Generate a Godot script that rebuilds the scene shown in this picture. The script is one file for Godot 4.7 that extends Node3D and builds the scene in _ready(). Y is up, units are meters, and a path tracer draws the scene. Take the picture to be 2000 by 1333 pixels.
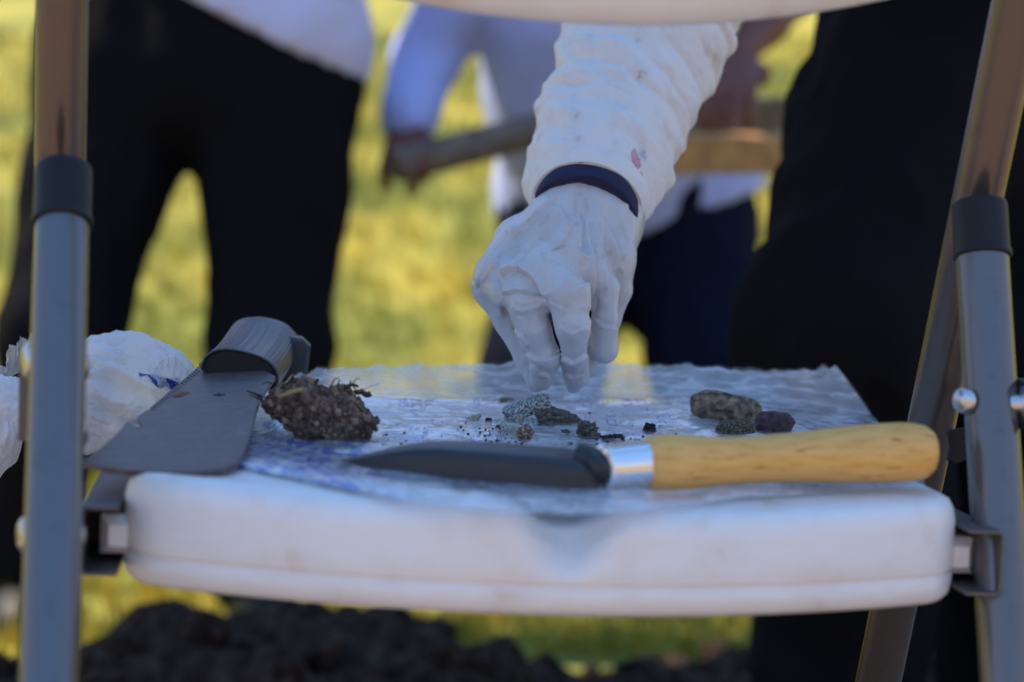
extends Node3D
# A folding chair used as a table at a dig: finds on a plastic sheet, a gloved hand, people behind. Metres, y up, camera looks along -z.

const EYE := Vector3(0, 0.6, 0)
const FOCAL := 68.0
const FPX := 1333.0 * FOCAL / 24.0
const PITCH := 4.86
var eye_basis := Basis(Vector3.RIGHT, -deg_to_rad(PITCH))
var taken := {}
var rng := RandomNumberGenerator.new()
var M := {}

# ------------------------------------------------------------------ helpers
func at(x: float, y: float, d: float) -> Vector3:      # the point at that depth along the line of sight
	return EYE + eye_basis * Vector3((x - 1000.0) / FPX * d, (666.5 - y) / FPX * d, -d)

func sight(p: Vector3) -> Vector3:                     # and back
	var v := eye_basis.transposed() * (p - EYE)
	return Vector3(1000.0 - v.x / v.z * FPX, 666.5 + v.y / v.z * FPX, -v.z)

var seat_o: Vector3
var seat_u: Vector3
var seat_n: Vector3
var seat_b: Vector3
func seat(x: float, y: float, lift := 0.0) -> Vector3: # where that line of sight meets the plane of the seat
	var dir := at(x, y, 1.0) - EYE
	var t := seat_n.dot(seat_o + seat_n * lift - EYE) / seat_n.dot(dir)
	return EYE + dir * t

func on_chair(x: float, h: float, z: float) -> Vector3:
	return seat_o + seat_u * x + seat_n * h + seat_b * z

func numbered(called: String) -> String:
	taken[called] = taken.get(called, -1) + 1
	return called if taken[called] == 0 else "%s_%03d" % [called, taken[called]]

func tag(o: Node3D, label := "", category := "", group := "", kind := "") -> Node3D:
	if label: o.set_meta("label", label)
	if category: o.set_meta("category", category)
	if group: o.set_meta("group", group)
	if kind: o.set_meta("kind", kind)
	return o

func thing(called: String, where: Vector3, label: String, category: String, group := "") -> Node3D:
	var o := Node3D.new()
	o.name = numbered(called)
	add_child(o)
	o.position = where
	tag(o, label, category, group)
	return o

func put(called: String, mesh: Mesh, m: Material, parent: Node3D = self) -> MeshInstance3D:
	var o := MeshInstance3D.new()
	o.mesh = mesh
	o.material_override = m
	o.name = numbered(called) if parent == self else called
	var off := Vector3.ZERO
	var q: Node = parent
	while q != self:
		off += (q as Node3D).position
		q = q.get_parent()
	parent.add_child(o, true)
	o.position = -off
	return o

func mat(r: float, g: float, b: float, rough: float, metal := 0.0) -> StandardMaterial3D:
	var m := StandardMaterial3D.new()
	m.albedo_color = Color(r, g, b).linear_to_srgb()
	m.roughness = rough
	m.metallic = metal
	return m

func fnoise(freq: float, sd: int, octaves := 4, type := FastNoiseLite.TYPE_SIMPLEX_SMOOTH, fractal := FastNoiseLite.FRACTAL_FBM) -> FastNoiseLite:
	var n := FastNoiseLite.new()
	n.seed = sd
	n.frequency = freq
	n.noise_type = type
	n.fractal_type = fractal
	n.fractal_octaves = octaves
	return n

func ntex(n: FastNoiseLite, stops: Array, size := 256) -> NoiseTexture2D:   # stops: [offset, Color linear]
	var t := NoiseTexture2D.new()
	t.width = size
	t.height = size
	t.seamless = true
	t.noise = n
	var g := Gradient.new()
	var offs := PackedFloat32Array()
	var cols := PackedColorArray()
	for s in stops:
		offs.append(s[0])
		cols.append((s[1] as Color).linear_to_srgb())
	g.offsets = offs
	g.colors = cols
	t.color_ramp = g
	return t

func ntex_normal(n: FastNoiseLite, bump: float, size := 256) -> NoiseTexture2D:
	var t := NoiseTexture2D.new()
	t.width = size
	t.height = size
	t.seamless = true
	t.noise = n
	t.as_normal_map = true
	t.bump_strength = bump
	return t

func tri(m: StandardMaterial3D, tile: float) -> StandardMaterial3D:   # tile: metres per repeat
	m.uv1_triplanar = true
	m.uv1_world_triplanar = true
	m.uv1_scale = Vector3.ONE / tile
	return m

func bumpy(m: StandardMaterial3D, t: Texture2D, k := 1.0) -> StandardMaterial3D:
	m.normal_enabled = true
	m.normal_texture = t
	m.normal_scale = k
	return m

func build(v: PackedVector3Array, f: PackedInt32Array, closed := true, uv := PackedVector2Array(), cols := PackedColorArray(), flat := false) -> ArrayMesh:
	if closed:
		var vol := 0.0
		for i in range(0, f.size(), 3):
			vol += v[f[i]].dot(v[f[i + 1]].cross(v[f[i + 2]]))
		if vol > 0.0:   # front faces run clockwise
			for i in range(0, f.size(), 3):
				var k := f[i]
				f[i] = f[i + 1]
				f[i + 1] = k
	if flat:
		var v2 := PackedVector3Array()
		var f2 := PackedInt32Array()
		var c2 := PackedColorArray()
		for i in f.size():
			v2.append(v[f[i]])
			f2.append(i)
			if cols.size(): c2.append(cols[f[i]])
		v = v2
		f = f2
		cols = c2
		uv = PackedVector2Array()
	var n := PackedVector3Array()
	n.resize(v.size())
	for i in range(0, f.size(), 3):
		var c := (v[f[i + 2]] - v[f[i]]).cross(v[f[i + 1]] - v[f[i]])
		n[f[i]] += c
		n[f[i + 1]] += c
		n[f[i + 2]] += c
	for i in n.size():
		n[i] = n[i].normalized() if n[i].length_squared() > 1e-24 else Vector3.UP
	var a := []
	a.resize(Mesh.ARRAY_MAX)
	a[Mesh.ARRAY_VERTEX] = v
	a[Mesh.ARRAY_NORMAL] = n
	a[Mesh.ARRAY_INDEX] = f
	if uv.size() == v.size(): a[Mesh.ARRAY_TEX_UV] = uv
	if cols.size() == v.size(): a[Mesh.ARRAY_COLOR] = cols
	var me := ArrayMesh.new()
	me.add_surface_from_arrays(Mesh.PRIMITIVE_TRIANGLES, a)
	return me

func weld(meshes: Array) -> ArrayMesh:                 # several closed shapes as one mesh
	var st := SurfaceTool.new()
	for m in meshes:
		st.append_from(m, 0, Transform3D())
	return st.commit()

# rings of equal length; wrapped round; capped at both ends
func loft(rings: Array, caps := true, uvlen := PackedFloat32Array()) -> ArrayMesh:
	var n: int = rings[0].size()
	var v := PackedVector3Array()
	var uv := PackedVector2Array()
	var f := PackedInt32Array()
	for k in rings.size():
		for i in n + 1:
			v.append(rings[k][i % n])
			uv.append(Vector2(float(i) / n, uvlen[k] if uvlen.size() else float(k) / rings.size()))
	for k in rings.size() - 1:
		for i in n:
			var a := k * (n + 1) + i
			f.append_array([a, a + 1, a + n + 2, a, a + n + 2, a + n + 1])
	if caps:
		for k in [0, rings.size() - 1]:
			var c := Vector3.ZERO
			for p in rings[k]: c += p
			c /= n
			var first := v.size()
			v.append(c)
			uv.append(Vector2(0.5, 0.5))
			for i in n:
				v.append(rings[k][i])
				uv.append(Vector2(0.5, 0.5))
			for i in n:
				var a := first + 1 + i
				var b := first + 1 + (i + 1) % n
				if k == 0: f.append_array([first, b, a])
				else: f.append_array([first, a, b])
	# smooth the seam: give the doubled column the normals of the first
	var me := build(v, f, true, uv)
	var arr := me.surface_get_arrays(0)
	var nn: PackedVector3Array = arr[Mesh.ARRAY_NORMAL]
	for k in rings.size():
		var s := (nn[k * (n + 1)] + nn[k * (n + 1) + n]).normalized()
		nn[k * (n + 1)] = s
		nn[k * (n + 1) + n] = s
	arr[Mesh.ARRAY_NORMAL] = nn
	var out := ArrayMesh.new()
	out.add_surface_from_arrays(Mesh.PRIMITIVE_TRIANGLES, arr)
	return out

func frame_at(d: Vector3, up := Vector3.UP) -> Array:
	var s := d.cross(up)
	if s.length() < 0.05: s = d.cross(Vector3.RIGHT)
	s = s.normalized()
	return [s, s.cross(d).normalized()]

func spline(pts: Array, n: int) -> PackedVector3Array:
	var c := Curve3D.new()
	for i in pts.size():
		var t: Vector3 = (pts[mini(i + 1, pts.size() - 1)] - pts[maxi(i - 1, 0)]) / 6.0
		c.add_point(pts[i], -t, t)
	var out := PackedVector3Array()
	var total := c.get_baked_length()
	for i in n + 1: out.append(c.sample_baked(total * i / n, true))
	return out

# a tube along points; radii per point; bend(k, i, angle) -> extra radius
func tube(pts: PackedVector3Array, radii: PackedFloat32Array, sides := 24, caps := true, extra = null, up := Vector3.UP) -> ArrayMesh:
	var rings := []
	var lens := PackedFloat32Array()
	var run := 0.0
	for k in pts.size():
		var d := (pts[mini(k + 1, pts.size() - 1)] - pts[maxi(k - 1, 0)]).normalized()
		var fr := frame_at(d, up)
		if k: run += pts[k].distance_to(pts[k - 1])
		lens.append(run)
		var ring := PackedVector3Array()
		for i in sides:
			var a := TAU * i / sides
			var r: float = radii[k] + (extra.call(run, a, k) if extra != null else 0.0)
			ring.append(pts[k] + (fr[0] * cos(a) + fr[1] * sin(a)) * r)
		rings.append(ring)
	return loft(rings, caps, lens)

func rod(a: Vector3, b: Vector3, r: float, sides := 24, soft := 0.0) -> ArrayMesh:
	var d := (b - a).normalized()
	if soft <= 0.0:
		return tube(PackedVector3Array([a, b]), PackedFloat32Array([r, r]), sides)
	return tube(PackedVector3Array([a, a + d * soft * 0.3, a + d * soft, b - d * soft, b - d * soft * 0.3, b]), PackedFloat32Array([r - soft, r - soft * 0.3, r, r, r - soft * 0.3, r - soft]), sides)

# a polygon in 3-D given by two axes, pushed along n, with small chamfers
func slab(poly: PackedVector2Array, o: Vector3, u: Vector3, w: Vector3, n: Vector3, thick: float, chamfer := 0.0) -> ArrayMesh:
	if Geometry2D.is_polygon_clockwise(poly):
		poly.reverse()
	var inner := poly
	if chamfer > 0.0:
		inner = PackedVector2Array()
		for i in poly.size():
			var a := (poly[i] - poly[(i - 1 + poly.size()) % poly.size()]).normalized()
			var b := (poly[(i + 1) % poly.size()] - poly[i]).normalized()
			var nn := Vector2(-(a + b).y, (a + b).x).normalized()
			inner.append(poly[i] + nn * chamfer)
	var tris := Geometry2D.triangulate_polygon(poly)
	var v := PackedVector3Array()
	var f := PackedInt32Array()
	var m := poly.size()
	var layers := [[inner, 0.0], [poly, chamfer], [poly, thick - chamfer], [inner, thick]] if chamfer > 0.0 else [[poly, 0.0], [poly, thick]]
	for l in layers:
		for p in l[0]: v.append(o + u * p.x + w * p.y + n * l[1])
	var top: int = (layers.size() - 1) * m
	for i in range(0, tris.size(), 3):
		f.append_array([tris[i], tris[i + 2], tris[i + 1], top + tris[i], top + tris[i + 1], top + tris[i + 2]])
	for l in layers.size() - 1:
		for i in m:
			var j := (i + 1) % m
			f.append_array([l * m + i, l * m + j, (l + 1) * m + j, l * m + i, (l + 1) * m + j, (l + 1) * m + i])
	return build(v, f, true, PackedVector2Array(), PackedColorArray(), true)

func box(c: Vector3, x: Vector3, y: Vector3, z: Vector3, chamfer := 0.002) -> ArrayMesh:   # half axes
	var xl := x.length()
	var yl := y.length()
	return slab(PackedVector2Array([Vector2(-xl, -yl), Vector2(xl, -yl), Vector2(xl, yl), Vector2(-xl, yl)]), c - z, x / xl, y / yl, z.normalized(), z.length() * 2.0, chamfer)

# a stone-like lump: a cube-sphere squared off by power e and roughened by noise
func lump(c: Vector3, x: Vector3, y: Vector3, z: Vector3, e := 2.0, amp := 0.15, freq := 1.2, sd := 1, n := 12, shape = null) -> ArrayMesh:
	var noise := fnoise(freq, sd, 4)
	var v := PackedVector3Array()
	var f := PackedInt32Array()
	var key := {}
	for side in 6:
		var ids := []
		for j in n + 1:
			for i in n + 1:
				var a := tan((2.0 * i / n - 1.0) * PI / 4.0)
				var b := tan((2.0 * j / n - 1.0) * PI / 4.0)
				var p: Vector3 = [Vector3(1, a, b), Vector3(-1, b, a), Vector3(b, 1, a), Vector3(a, -1, b), Vector3(a, b, 1), Vector3(b, a, -1)][side].normalized()
				var k := (p * 4000.0).round()
				if not key.has(k):
					key[k] = v.size()
					var q := p / pow(pow(absf(p.x), e) + pow(absf(p.y), e) + pow(absf(p.z), e), 1.0 / e)
					q *= 1.0 + amp * noise.get_noise_3dv(p * 1.0 + Vector3(sd * 3.7, 0, 0))
					if shape != null: q = shape.call(q, p)
					v.append(c + x * q.x + y * q.y + z * q.z)
				ids.append(key[k])
		for j in n:
			for i in n:
				var a: int = ids[j * (n + 1) + i]
				var b: int = ids[j * (n + 1) + i + 1]
				var d: int = ids[(j + 1) * (n + 1) + i]
				var g: int = ids[(j + 1) * (n + 1) + i + 1]
				f.append_array([a, g, b, a, d, g])
	return build(v, f)

# ---- a body from joints: tapered capsules joined by a smooth minimum, meshed as surface nets. prim: [a, b, ra, rb, k]
func nets(prims: Array, cell: float, deform = null) -> ArrayMesh:
	var lo := Vector3(1e9, 1e9, 1e9)
	var hi := -lo
	for p in prims:
		var r: float = maxf(p[2], p[3]) + cell * 3.0
		for q in [p[0], p[1]]:
			lo = lo.min(q - Vector3(r, r, r))
			hi = hi.max(q + Vector3(r, r, r))
	var nx := int((hi.x - lo.x) / cell) + 2
	var ny := int((hi.y - lo.y) / cell) + 2
	var nz := int((hi.z - lo.z) / cell) + 2
	var g := PackedFloat32Array()
	g.resize(nx * ny * nz)
	g.fill(1.0)
	for p in prims:
		var a: Vector3 = p[0]
		var ab: Vector3 = p[1] - a
		var ra: float = p[2]
		var dr: float = p[3] - ra
		var k: float = p[4]
		var inv := 1.0 / maxf(ab.length_squared(), 1e-9)
		var reach: float = maxf(ra, p[3]) + k + cell * 2.5
		var l0 := ((a.min(p[1]) - Vector3(reach, reach, reach) - lo) / cell).floor().max(Vector3.ZERO)
		var l1 := ((a.max(p[1]) + Vector3(reach, reach, reach) - lo) / cell).ceil().min(Vector3(nx - 1, ny - 1, nz - 1))
		for z in range(int(l0.z), int(l1.z) + 1):
			for y in range(int(l0.y), int(l1.y) + 1):
				var row := (z * ny + y) * nx
				var base := lo + Vector3(0, y, z) * cell - a
				for x in range(int(l0.x), int(l1.x) + 1):
					var q := base
					q.x += x * cell
					var t := clampf(q.dot(ab) * inv, 0.0, 1.0)
					var d := (q - ab * t).length() - ra - dr * t
					var was := g[row + x]
					var h := k - absf(was - d)
					if h > 0.0:
						g[row + x] = minf(was, d) - h * h * 0.25 / k
					elif d < was:
						g[row + x] = d
	if deform != null:
		var near := cell * 3.0
		for z in nz:
			for y in ny:
				for x in nx:
					var at_ := (z * ny + y) * nx + x
					if absf(g[at_]) < near:
						g[at_] = deform.call(lo + Vector3(x, y, z) * cell, g[at_])
	var ids := PackedInt32Array()
	ids.resize(nx * ny * nz)
	ids.fill(-1)
	var v := PackedVector3Array()
	var step := [0, 1, nx, nx + 1, nx * ny, nx * ny + 1, nx * ny + nx, nx * ny + nx + 1]
	var corner := [Vector3(0, 0, 0), Vector3(1, 0, 0), Vector3(0, 1, 0), Vector3(1, 1, 0), Vector3(0, 0, 1), Vector3(1, 0, 1), Vector3(0, 1, 1), Vector3(1, 1, 1)]
	var edges := [[0, 1], [2, 3], [4, 5], [6, 7], [0, 2], [1, 3], [4, 6], [5, 7], [0, 4], [1, 5], [2, 6], [3, 7]]
	for z in nz - 1:
		for y in ny - 1:
			for x in nx - 1:
				var o := (z * ny + y) * nx + x
				var s0 := g[o] < 0.0
				if s0 == (g[o + 1] < 0.0) and s0 == (g[o + nx] < 0.0) and s0 == (g[o + nx + 1] < 0.0) and s0 == (g[o + nx * ny] < 0.0) and s0 == (g[o + nx * ny + 1] < 0.0) and s0 == (g[o + nx * ny + nx] < 0.0) and s0 == (g[o + nx * ny + nx + 1] < 0.0):
					continue
				var sum := Vector3.ZERO
				var cnt := 0
				for e in edges:
					var d0 := g[o + step[e[0]]]
					var d1 := g[o + step[e[1]]]
					if (d0 < 0.0) != (d1 < 0.0):
						sum += corner[e[0]].lerp(corner[e[1]], d0 / (d0 - d1))
						cnt += 1
				ids[o] = v.size()
				v.append(lo + (Vector3(x, y, z) + sum / cnt) * cell)
	var f := PackedInt32Array()
	for z in range(1, nz - 1):
		for y in range(1, ny - 1):
			for x in range(1, nx - 1):
				var o := (z * ny + y) * nx + x
				var inside := g[o] < 0.0
				for axis in 3:
					var other: int = o + [1, nx, nx * ny][axis]
					if inside == (g[other] < 0.0):
						continue
					var s1: int = [nx, nx * ny, 1][axis]
					var s2: int = [nx * ny, 1, nx][axis]
					var a := ids[o]
					var b := ids[o - s1]
					var c := ids[o - s1 - s2]
					var d := ids[o - s2]
					if a < 0 or b < 0 or c < 0 or d < 0:
						continue
					if inside: f.append_array([a, c, b, a, d, c])
					else: f.append_array([a, b, c, a, c, d])
	return build(v, f)

# every triangle cut in four, then each point moved along its normal
func refined(me: ArrayMesh, times: int, move: Variant) -> ArrayMesh:
	var a := me.surface_get_arrays(0)
	var v: PackedVector3Array = a[Mesh.ARRAY_VERTEX]
	var n: PackedVector3Array = a[Mesh.ARRAY_NORMAL]
	var f: PackedInt32Array = a[Mesh.ARRAY_INDEX]
	for k in times:
		var mids := {}
		var f2 := PackedInt32Array()
		for i in range(0, f.size(), 3):
			var e := [0, 0, 0]
			for c in 3:
				var p := f[i + c]
				var q := f[i + (c + 1) % 3]
				var key := mini(p, q) * 1000000 + maxi(p, q)
				if not mids.has(key):
					mids[key] = v.size()
					# a curved midpoint, from the two ends' tangent planes
					var m := (v[p] + v[q]) * 0.5
					var d := v[q] - v[p]
					m += (n[p] * n[p].dot(d) - n[q] * n[q].dot(d)) * 0.125
					v.append(m)
					n.append((n[p] + n[q]).normalized())
				e[c] = mids[key]
			f2.append_array([f[i], e[0], e[2], e[0], f[i + 1], e[1], e[2], e[1], f[i + 2], e[0], e[1], e[2]])
		f = f2
	for i in v.size():
		v[i] += n[i] * move.call(v[i], n[i])
	return build(v, f)

func limb(out: Array, pts: Array, radii: Array, k := 0.03) -> void:
	for i in pts.size() - 1:
		out.append([pts[i], pts[i + 1], radii[i], radii[i + 1], k])

# ------------------------------------------------------------------ the ground
var ground_noise := fnoise(0.35, 5, 4)
func ground_y(x: float, z: float) -> float:
	var d := -z
	var y := -0.14 * smoothstep(1.6, 3.3, d)
	if d > 5.0:
		var e := minf(d, 75.0) - 5.0
		y += 0.20 * e * e / (e + 4.0)
	y += 0.03 * ground_noise.get_noise_2d(x, z) * smoothstep(1.0, 3.0, absf(d) + absf(x) * 0.5)
	return y

func make_ground() -> void:
	var xs := PackedFloat32Array()
	var zs := PackedFloat32Array()
	for i in 121:
		var t := (i - 60) / 60.0
		xs.append(t * 4.0 + signf(t) * pow(absf(t), 4.0) * 170.0)
	for i in 150:
		var t := i / 149.0
		zs.append(8.0 - 24.0 * t - 230.0 * pow(t, 5.0))
	var v := PackedVector3Array()
	var cols := PackedColorArray()
	var patch := fnoise(0.55, 21, 4)
	var big := fnoise(0.16, 8, 3)
	var spot := fnoise(1.9, 22, 3)
	for z in zs:
		for x in xs:
			v.append(Vector3(x, ground_y(x, z), z))
			var k := clampf(0.5 + patch.get_noise_2d(x, z) * 1.9 + big.get_noise_2d(x, z) * 1.3, 0.0, 1.0)
			var c := Color(0.20, 0.21, 0.022).lerp(Color(0.50, 0.40, 0.054), k)
			var dark := smoothstep(0.05, 0.35, spot.get_noise_2d(x, z)) * 0.75
			c = c.lerp(Color(0.13, 0.155, 0.014), dark)
			var bare := smoothstep(-2.5, -2.0, z + 0.25 * patch.get_noise_2d(x * 3.0, z * 3.0))
			cols.append(c.lerp(Color(0.36, 0.25, 0.175), bare * (1.0 - smoothstep(3.0, 6.0, absf(x)))))
	var f := PackedInt32Array()
	for j in zs.size() - 1:
		for i in xs.size() - 1:
			var a := j * xs.size() + i
			var b := a + xs.size()
			f.append_array([a, a + 1, b + 1, a, b + 1, b])
	for i in range(0, 3):
		pass
	var m := mat(1, 1, 1, 0.95)
	m.vertex_color_use_as_albedo = true
	m.albedo_texture = ntex(fnoise(0.05, 3, 4), [[0.2, Color(0.75, 0.75, 0.7)], [0.75, Color(1, 1, 1)]])
	tri(m, 0.6)
	var me := build(v, f, false, PackedVector2Array(), cols)
	tag(put("ground", me, m), "", "", "", "structure")

func make_grass() -> void:
	var v := PackedVector3Array()
	var f := PackedInt32Array()
	rng.seed = 11
	for b in 6:
		var a := rng.randf() * TAU
		var o := Vector3(rng.randf_range(-0.02, 0.02), 0, rng.randf_range(-0.02, 0.02))
		var w := Vector3(cos(a), 0, sin(a)) * 0.0035
		var lean := Vector3(rng.randf_range(-0.5, 0.5), 0, rng.randf_range(-0.5, 0.5))
		var h := rng.randf_range(0.6, 1.0)
		var s := v.size()
		for k in 4:
			var t := k / 3.0
			var p := o + (Vector3.UP * t + lean * t * t * 0.8) * h * 0.11
			v.append(p - w * (1.0 - t * 0.9))
			v.append(p + w * (1.0 - t * 0.9))
		for k in 3:
			var q := s + k * 2
			f.append_array([q, q + 1, q + 3, q, q + 3, q + 2])
	var me := build(v, f, false)
	var m := mat(1, 1, 1, 0.6)
	m.vertex_color_use_as_albedo = true
	m.cull_mode = BaseMaterial3D.CULL_DISABLED
	m.backlight_enabled = true
	m.backlight = Color(0.5, 0.45, 0.1)
	var mm := MultiMesh.new()
	mm.transform_format = MultiMesh.TRANSFORM_3D
	mm.use_colors = true
	mm.mesh = me
	var places := []
	var patch := fnoise(0.55, 21, 4)
	var spot := fnoise(1.9, 22, 3)
	for i in 46000:
		var d := 2.4 + 16.0 * pow(rng.randf(), 1.4)
		var x := rng.randf_range(-1.0, 1.0) * (1.5 + d * 0.66)
		if d < 2.75 and absf(x) < 0.9: continue
		places.append(Vector3(x, 0, -d))
	mm.instance_count = places.size()
	for i in places.size():
		var p: Vector3 = places[i]
		p.y = ground_y(p.x, p.z) - 0.004
		var s := rng.randf_range(0.5, 1.1) * (0.7 + -p.z * 0.04)
		mm.set_instance_transform(i, Transform3D(Basis(Vector3.UP, rng.randf() * TAU).scaled(Vector3(s, s, s)), p))
		var k := clampf(0.5 + patch.get_noise_2d(p.x, p.z) * 1.9 + rng.randf_range(-0.35, 0.35), 0.0, 1.0)
		var dark := smoothstep(0.05, 0.35, spot.get_noise_2d(p.x, p.z)) * 0.75
		mm.set_instance_color(i, Color(0.20, 0.21, 0.022).lerp(Color(0.56, 0.44, 0.058), k).lerp(Color(0.13, 0.155, 0.014), dark))
	var o := MultiMeshInstance3D.new()
	o.multimesh = mm
	o.material_override = m
	o.name = "grass"
	add_child(o)
	tag(o, "sunlit yellow green grass covering the slope behind the people", "grass", "", "stuff")

func make_mound(called: String, c: Vector3, rx: float, rz: float, h: float, sd: int) -> PackedVector3Array:
	var n := fnoise(7.0, sd, 5)
	var v := PackedVector3Array()
	var f := PackedInt32Array()
	var k := 70
	for j in k + 1:
		for i in k + 1:
			var a := 2.0 * i / k - 1.0
			var b := 2.0 * j / k - 1.0
			var x := c.x + a * rx
			var z := c.z + b * rz
			var r := sqrt(a * a + b * b) + 0.25 * n.get_noise_2d(x * 0.4, z * 0.4)
			var y := ground_y(x, z) - 0.03 + h * (1.0 - smoothstep(0.1, 0.95, r)) + 0.045 * n.get_noise_2d(x, z) * (1.0 - smoothstep(0.7, 1.0, r)) + 0.03 * (1.0 - smoothstep(0.8, 1.0, r))
			v.append(Vector3(x, y, z))
	for j in k:
		for i in k:
			var q := j * (k + 1) + i
			f.append_array([q, q + 1, q + k + 2, q, q + k + 2, q + k + 1])
	tag(put(called, build(v, f, false), M.soil), "", "", "", "structure")
	return v

func make_clods(on: PackedVector3Array) -> void:
	rng.seed = 31
	var mm := MultiMesh.new()
	mm.transform_format = MultiMesh.TRANSFORM_3D
	mm.mesh = lump(Vector3.ZERO, Vector3.RIGHT, Vector3.UP, Vector3.BACK, 2.6, 0.6, 1.5, 5, 6)
	mm.instance_count = 700
	for i in 700:
		var p := on[rng.randi() % on.size()]
		var s := 0.004 + 0.022 * pow(rng.randf(), 3.0)
		mm.set_instance_transform(i, Transform3D(Basis(Vector3(rng.randf(), 1, rng.randf()).normalized(), rng.randf() * TAU).scaled(Vector3(s, s * 0.8, s)), p + Vector3(rng.randf_range(-0.01, 0.01), s * 0.3, rng.randf_range(-0.01, 0.01))))
	var o := MultiMeshInstance3D.new()
	o.multimesh = mm
	o.material_override = M.soil
	o.name = "soil_clods"
	add_child(o)
	tag(o, "loose dark clods strewn over the dug soil below the seat", "soil", "", "stuff")

# ------------------------------------------------------------------ the chair
func chair_tube(pts: Array, r: float) -> ArrayMesh:
	var p := spline(pts, 24)
	var rr := PackedFloat32Array()
	rr.resize(p.size())
	rr.fill(r)
	return tube(p, rr, 40)

func make_seat() -> ArrayMesh:
	var hw := 0.2045
	var off := 0.0035
	var bow := 0.052
	var depth := 0.385
	var corner := 0.024
	var plan := PackedVector2Array()      # x, z; z towards the camera
	var nrm := PackedVector2Array()
	var cs := [Vector2(hw - corner, 0.008 - corner), Vector2(hw - corner, -depth + corner), Vector2(-hw + corner, -depth + corner), Vector2(-hw + corner, 0.008 - corner)]
	var a0 := [PI / 2, 0.0, -PI / 2, -PI]
	for q in 4:
		for i in 11:
			var a: float = a0[q] - PI / 2 * i / 10.0
			plan.append(cs[q] + Vector2(cos(a), sin(a)) * corner)
			nrm.append(Vector2(cos(a), sin(a)))
		var e0: Vector2 = plan[plan.size() - 1]
		var nq: int = (q + 1) % 4
		var e1: Vector2 = cs[nq] + Vector2(cos(a0[nq]), sin(a0[nq])) * corner
		var steps := 24 if q % 2 == 0 else 60
		for i in range(1, steps):
			plan.append(e0.lerp(e1, float(i) / steps))
			nrm.append(nrm[nrm.size() - 1])
	var sections := [[0.014, -0.0500], [0.006, -0.0492], [0.0022, -0.0465], [0.0008, -0.042], [0.0005, -0.0375], [0.0022, -0.0362], [0.0022, -0.0352], [0.0, -0.0340], [0.0003, -0.025], [0.0008, -0.013], [0.0022, -0.0075], [0.005, -0.0033], [0.0095, -0.001], [0.0155, -0.0002], [0.023, 0.0]]
	var rings := []
	var put_ring := func(inset: float, h: float, scale: float) -> PackedVector3Array:
		var ring := PackedVector3Array()
		for i in plan.size():
			var p := plan[i] - nrm[i] * inset
			var mid := Vector2(0, -depth / 2.0)
			p = mid + (p - mid) * scale
			var x := p.x / hw
			var near := smoothstep(-depth * 0.7, 0.0, p.y)
			p.y += bow * (1.0 - x * x) * near
			var y := h
			var wide := smoothstep(0.004, 0.023, inset)
			if h > -0.03:
				y -= 0.004 * (1.0 - x * x) * clampf((h + 0.03) / 0.03, 0.0, 1.0)
			# the moulded groove that runs to the middle of the near edge
			var gx := p.x + 0.0005
			if p.y > -0.06 and h > -0.033:
				var top := clampf((h + 0.031) / 0.026, 0.0, 1.0)
				var gw := 0.003 + 0.0155 * top
				var groove := exp(-pow(absf(gx) / gw, 3.0)) * top
				y -= 0.0105 * groove * smoothstep(-0.06, -0.01, p.y)
				p.y -= 0.017 * groove * (1.0 - wide * 0.6) * smoothstep(-0.06, -0.01, p.y)
			ring.append(on_chair(p.x + off, y * 1.07, p.y))
		return ring
	rings.append(put_ring.call(0.022, -0.0503, 0.4))
	for s in sections: rings.append(put_ring.call(s[0], s[1], 1.0))
	for s in [0.9, 0.8, 0.65, 0.45, 0.25, 0.06]: rings.append(put_ring.call(0.023, 0.0, s))
	return loft(rings)

func make_backrest() -> ArrayMesh:
	var rings := []
	for i in 81:
		var px := lerpf(190.0, 1960.0, i / 80.0)
		var u := (px - 1075.0) / 885.0
		var low := 46.0 - 2.2e-4 * (px - 1265.0) * (px - 1265.0)
		var d := 0.865 + 0.06 * u * u + 0.02 * u
		var b := at(px, low, d)
		var up := (seat_n + seat_b * 0.16).normalized()
		var back := -seat_b
		var ring := PackedVector3Array()
		var h := 0.26
		for s in [[0.0, h], [0.0, 0.022], [0.0012, 0.012], [0.004, 0.005], [0.009, 0.001], [0.013, 0.0], [0.017, 0.001], [0.021, 0.005], [0.0245, 0.012], [0.0255, 0.022], [0.0255, h], [0.021, h + 0.006], [0.0128, h + 0.008], [0.004, h + 0.006]]:
			ring.append(b + back * s[0] + up * s[1])
		rings.append(ring)
	return loft(rings)

func rivet(p: Vector3, dir: Vector3, r: float, h: float) -> ArrayMesh:
	dir = dir.normalized()
	var pts := PackedVector3Array()
	var rr := PackedFloat32Array()
	for s in [[-h, r * 0.55], [0.0, r * 0.55], [0.0005, r], [h * 0.3, r], [h * 0.65, r * 0.86], [h * 0.9, r * 0.6], [h * 0.92, r * 0.42], [h * 0.6, r * 0.36], [h * 0.55, 0.0002]]:
		pts.append(p + dir * s[0])
		rr.append(s[1])
	return tube(pts, rr, 24)

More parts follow.
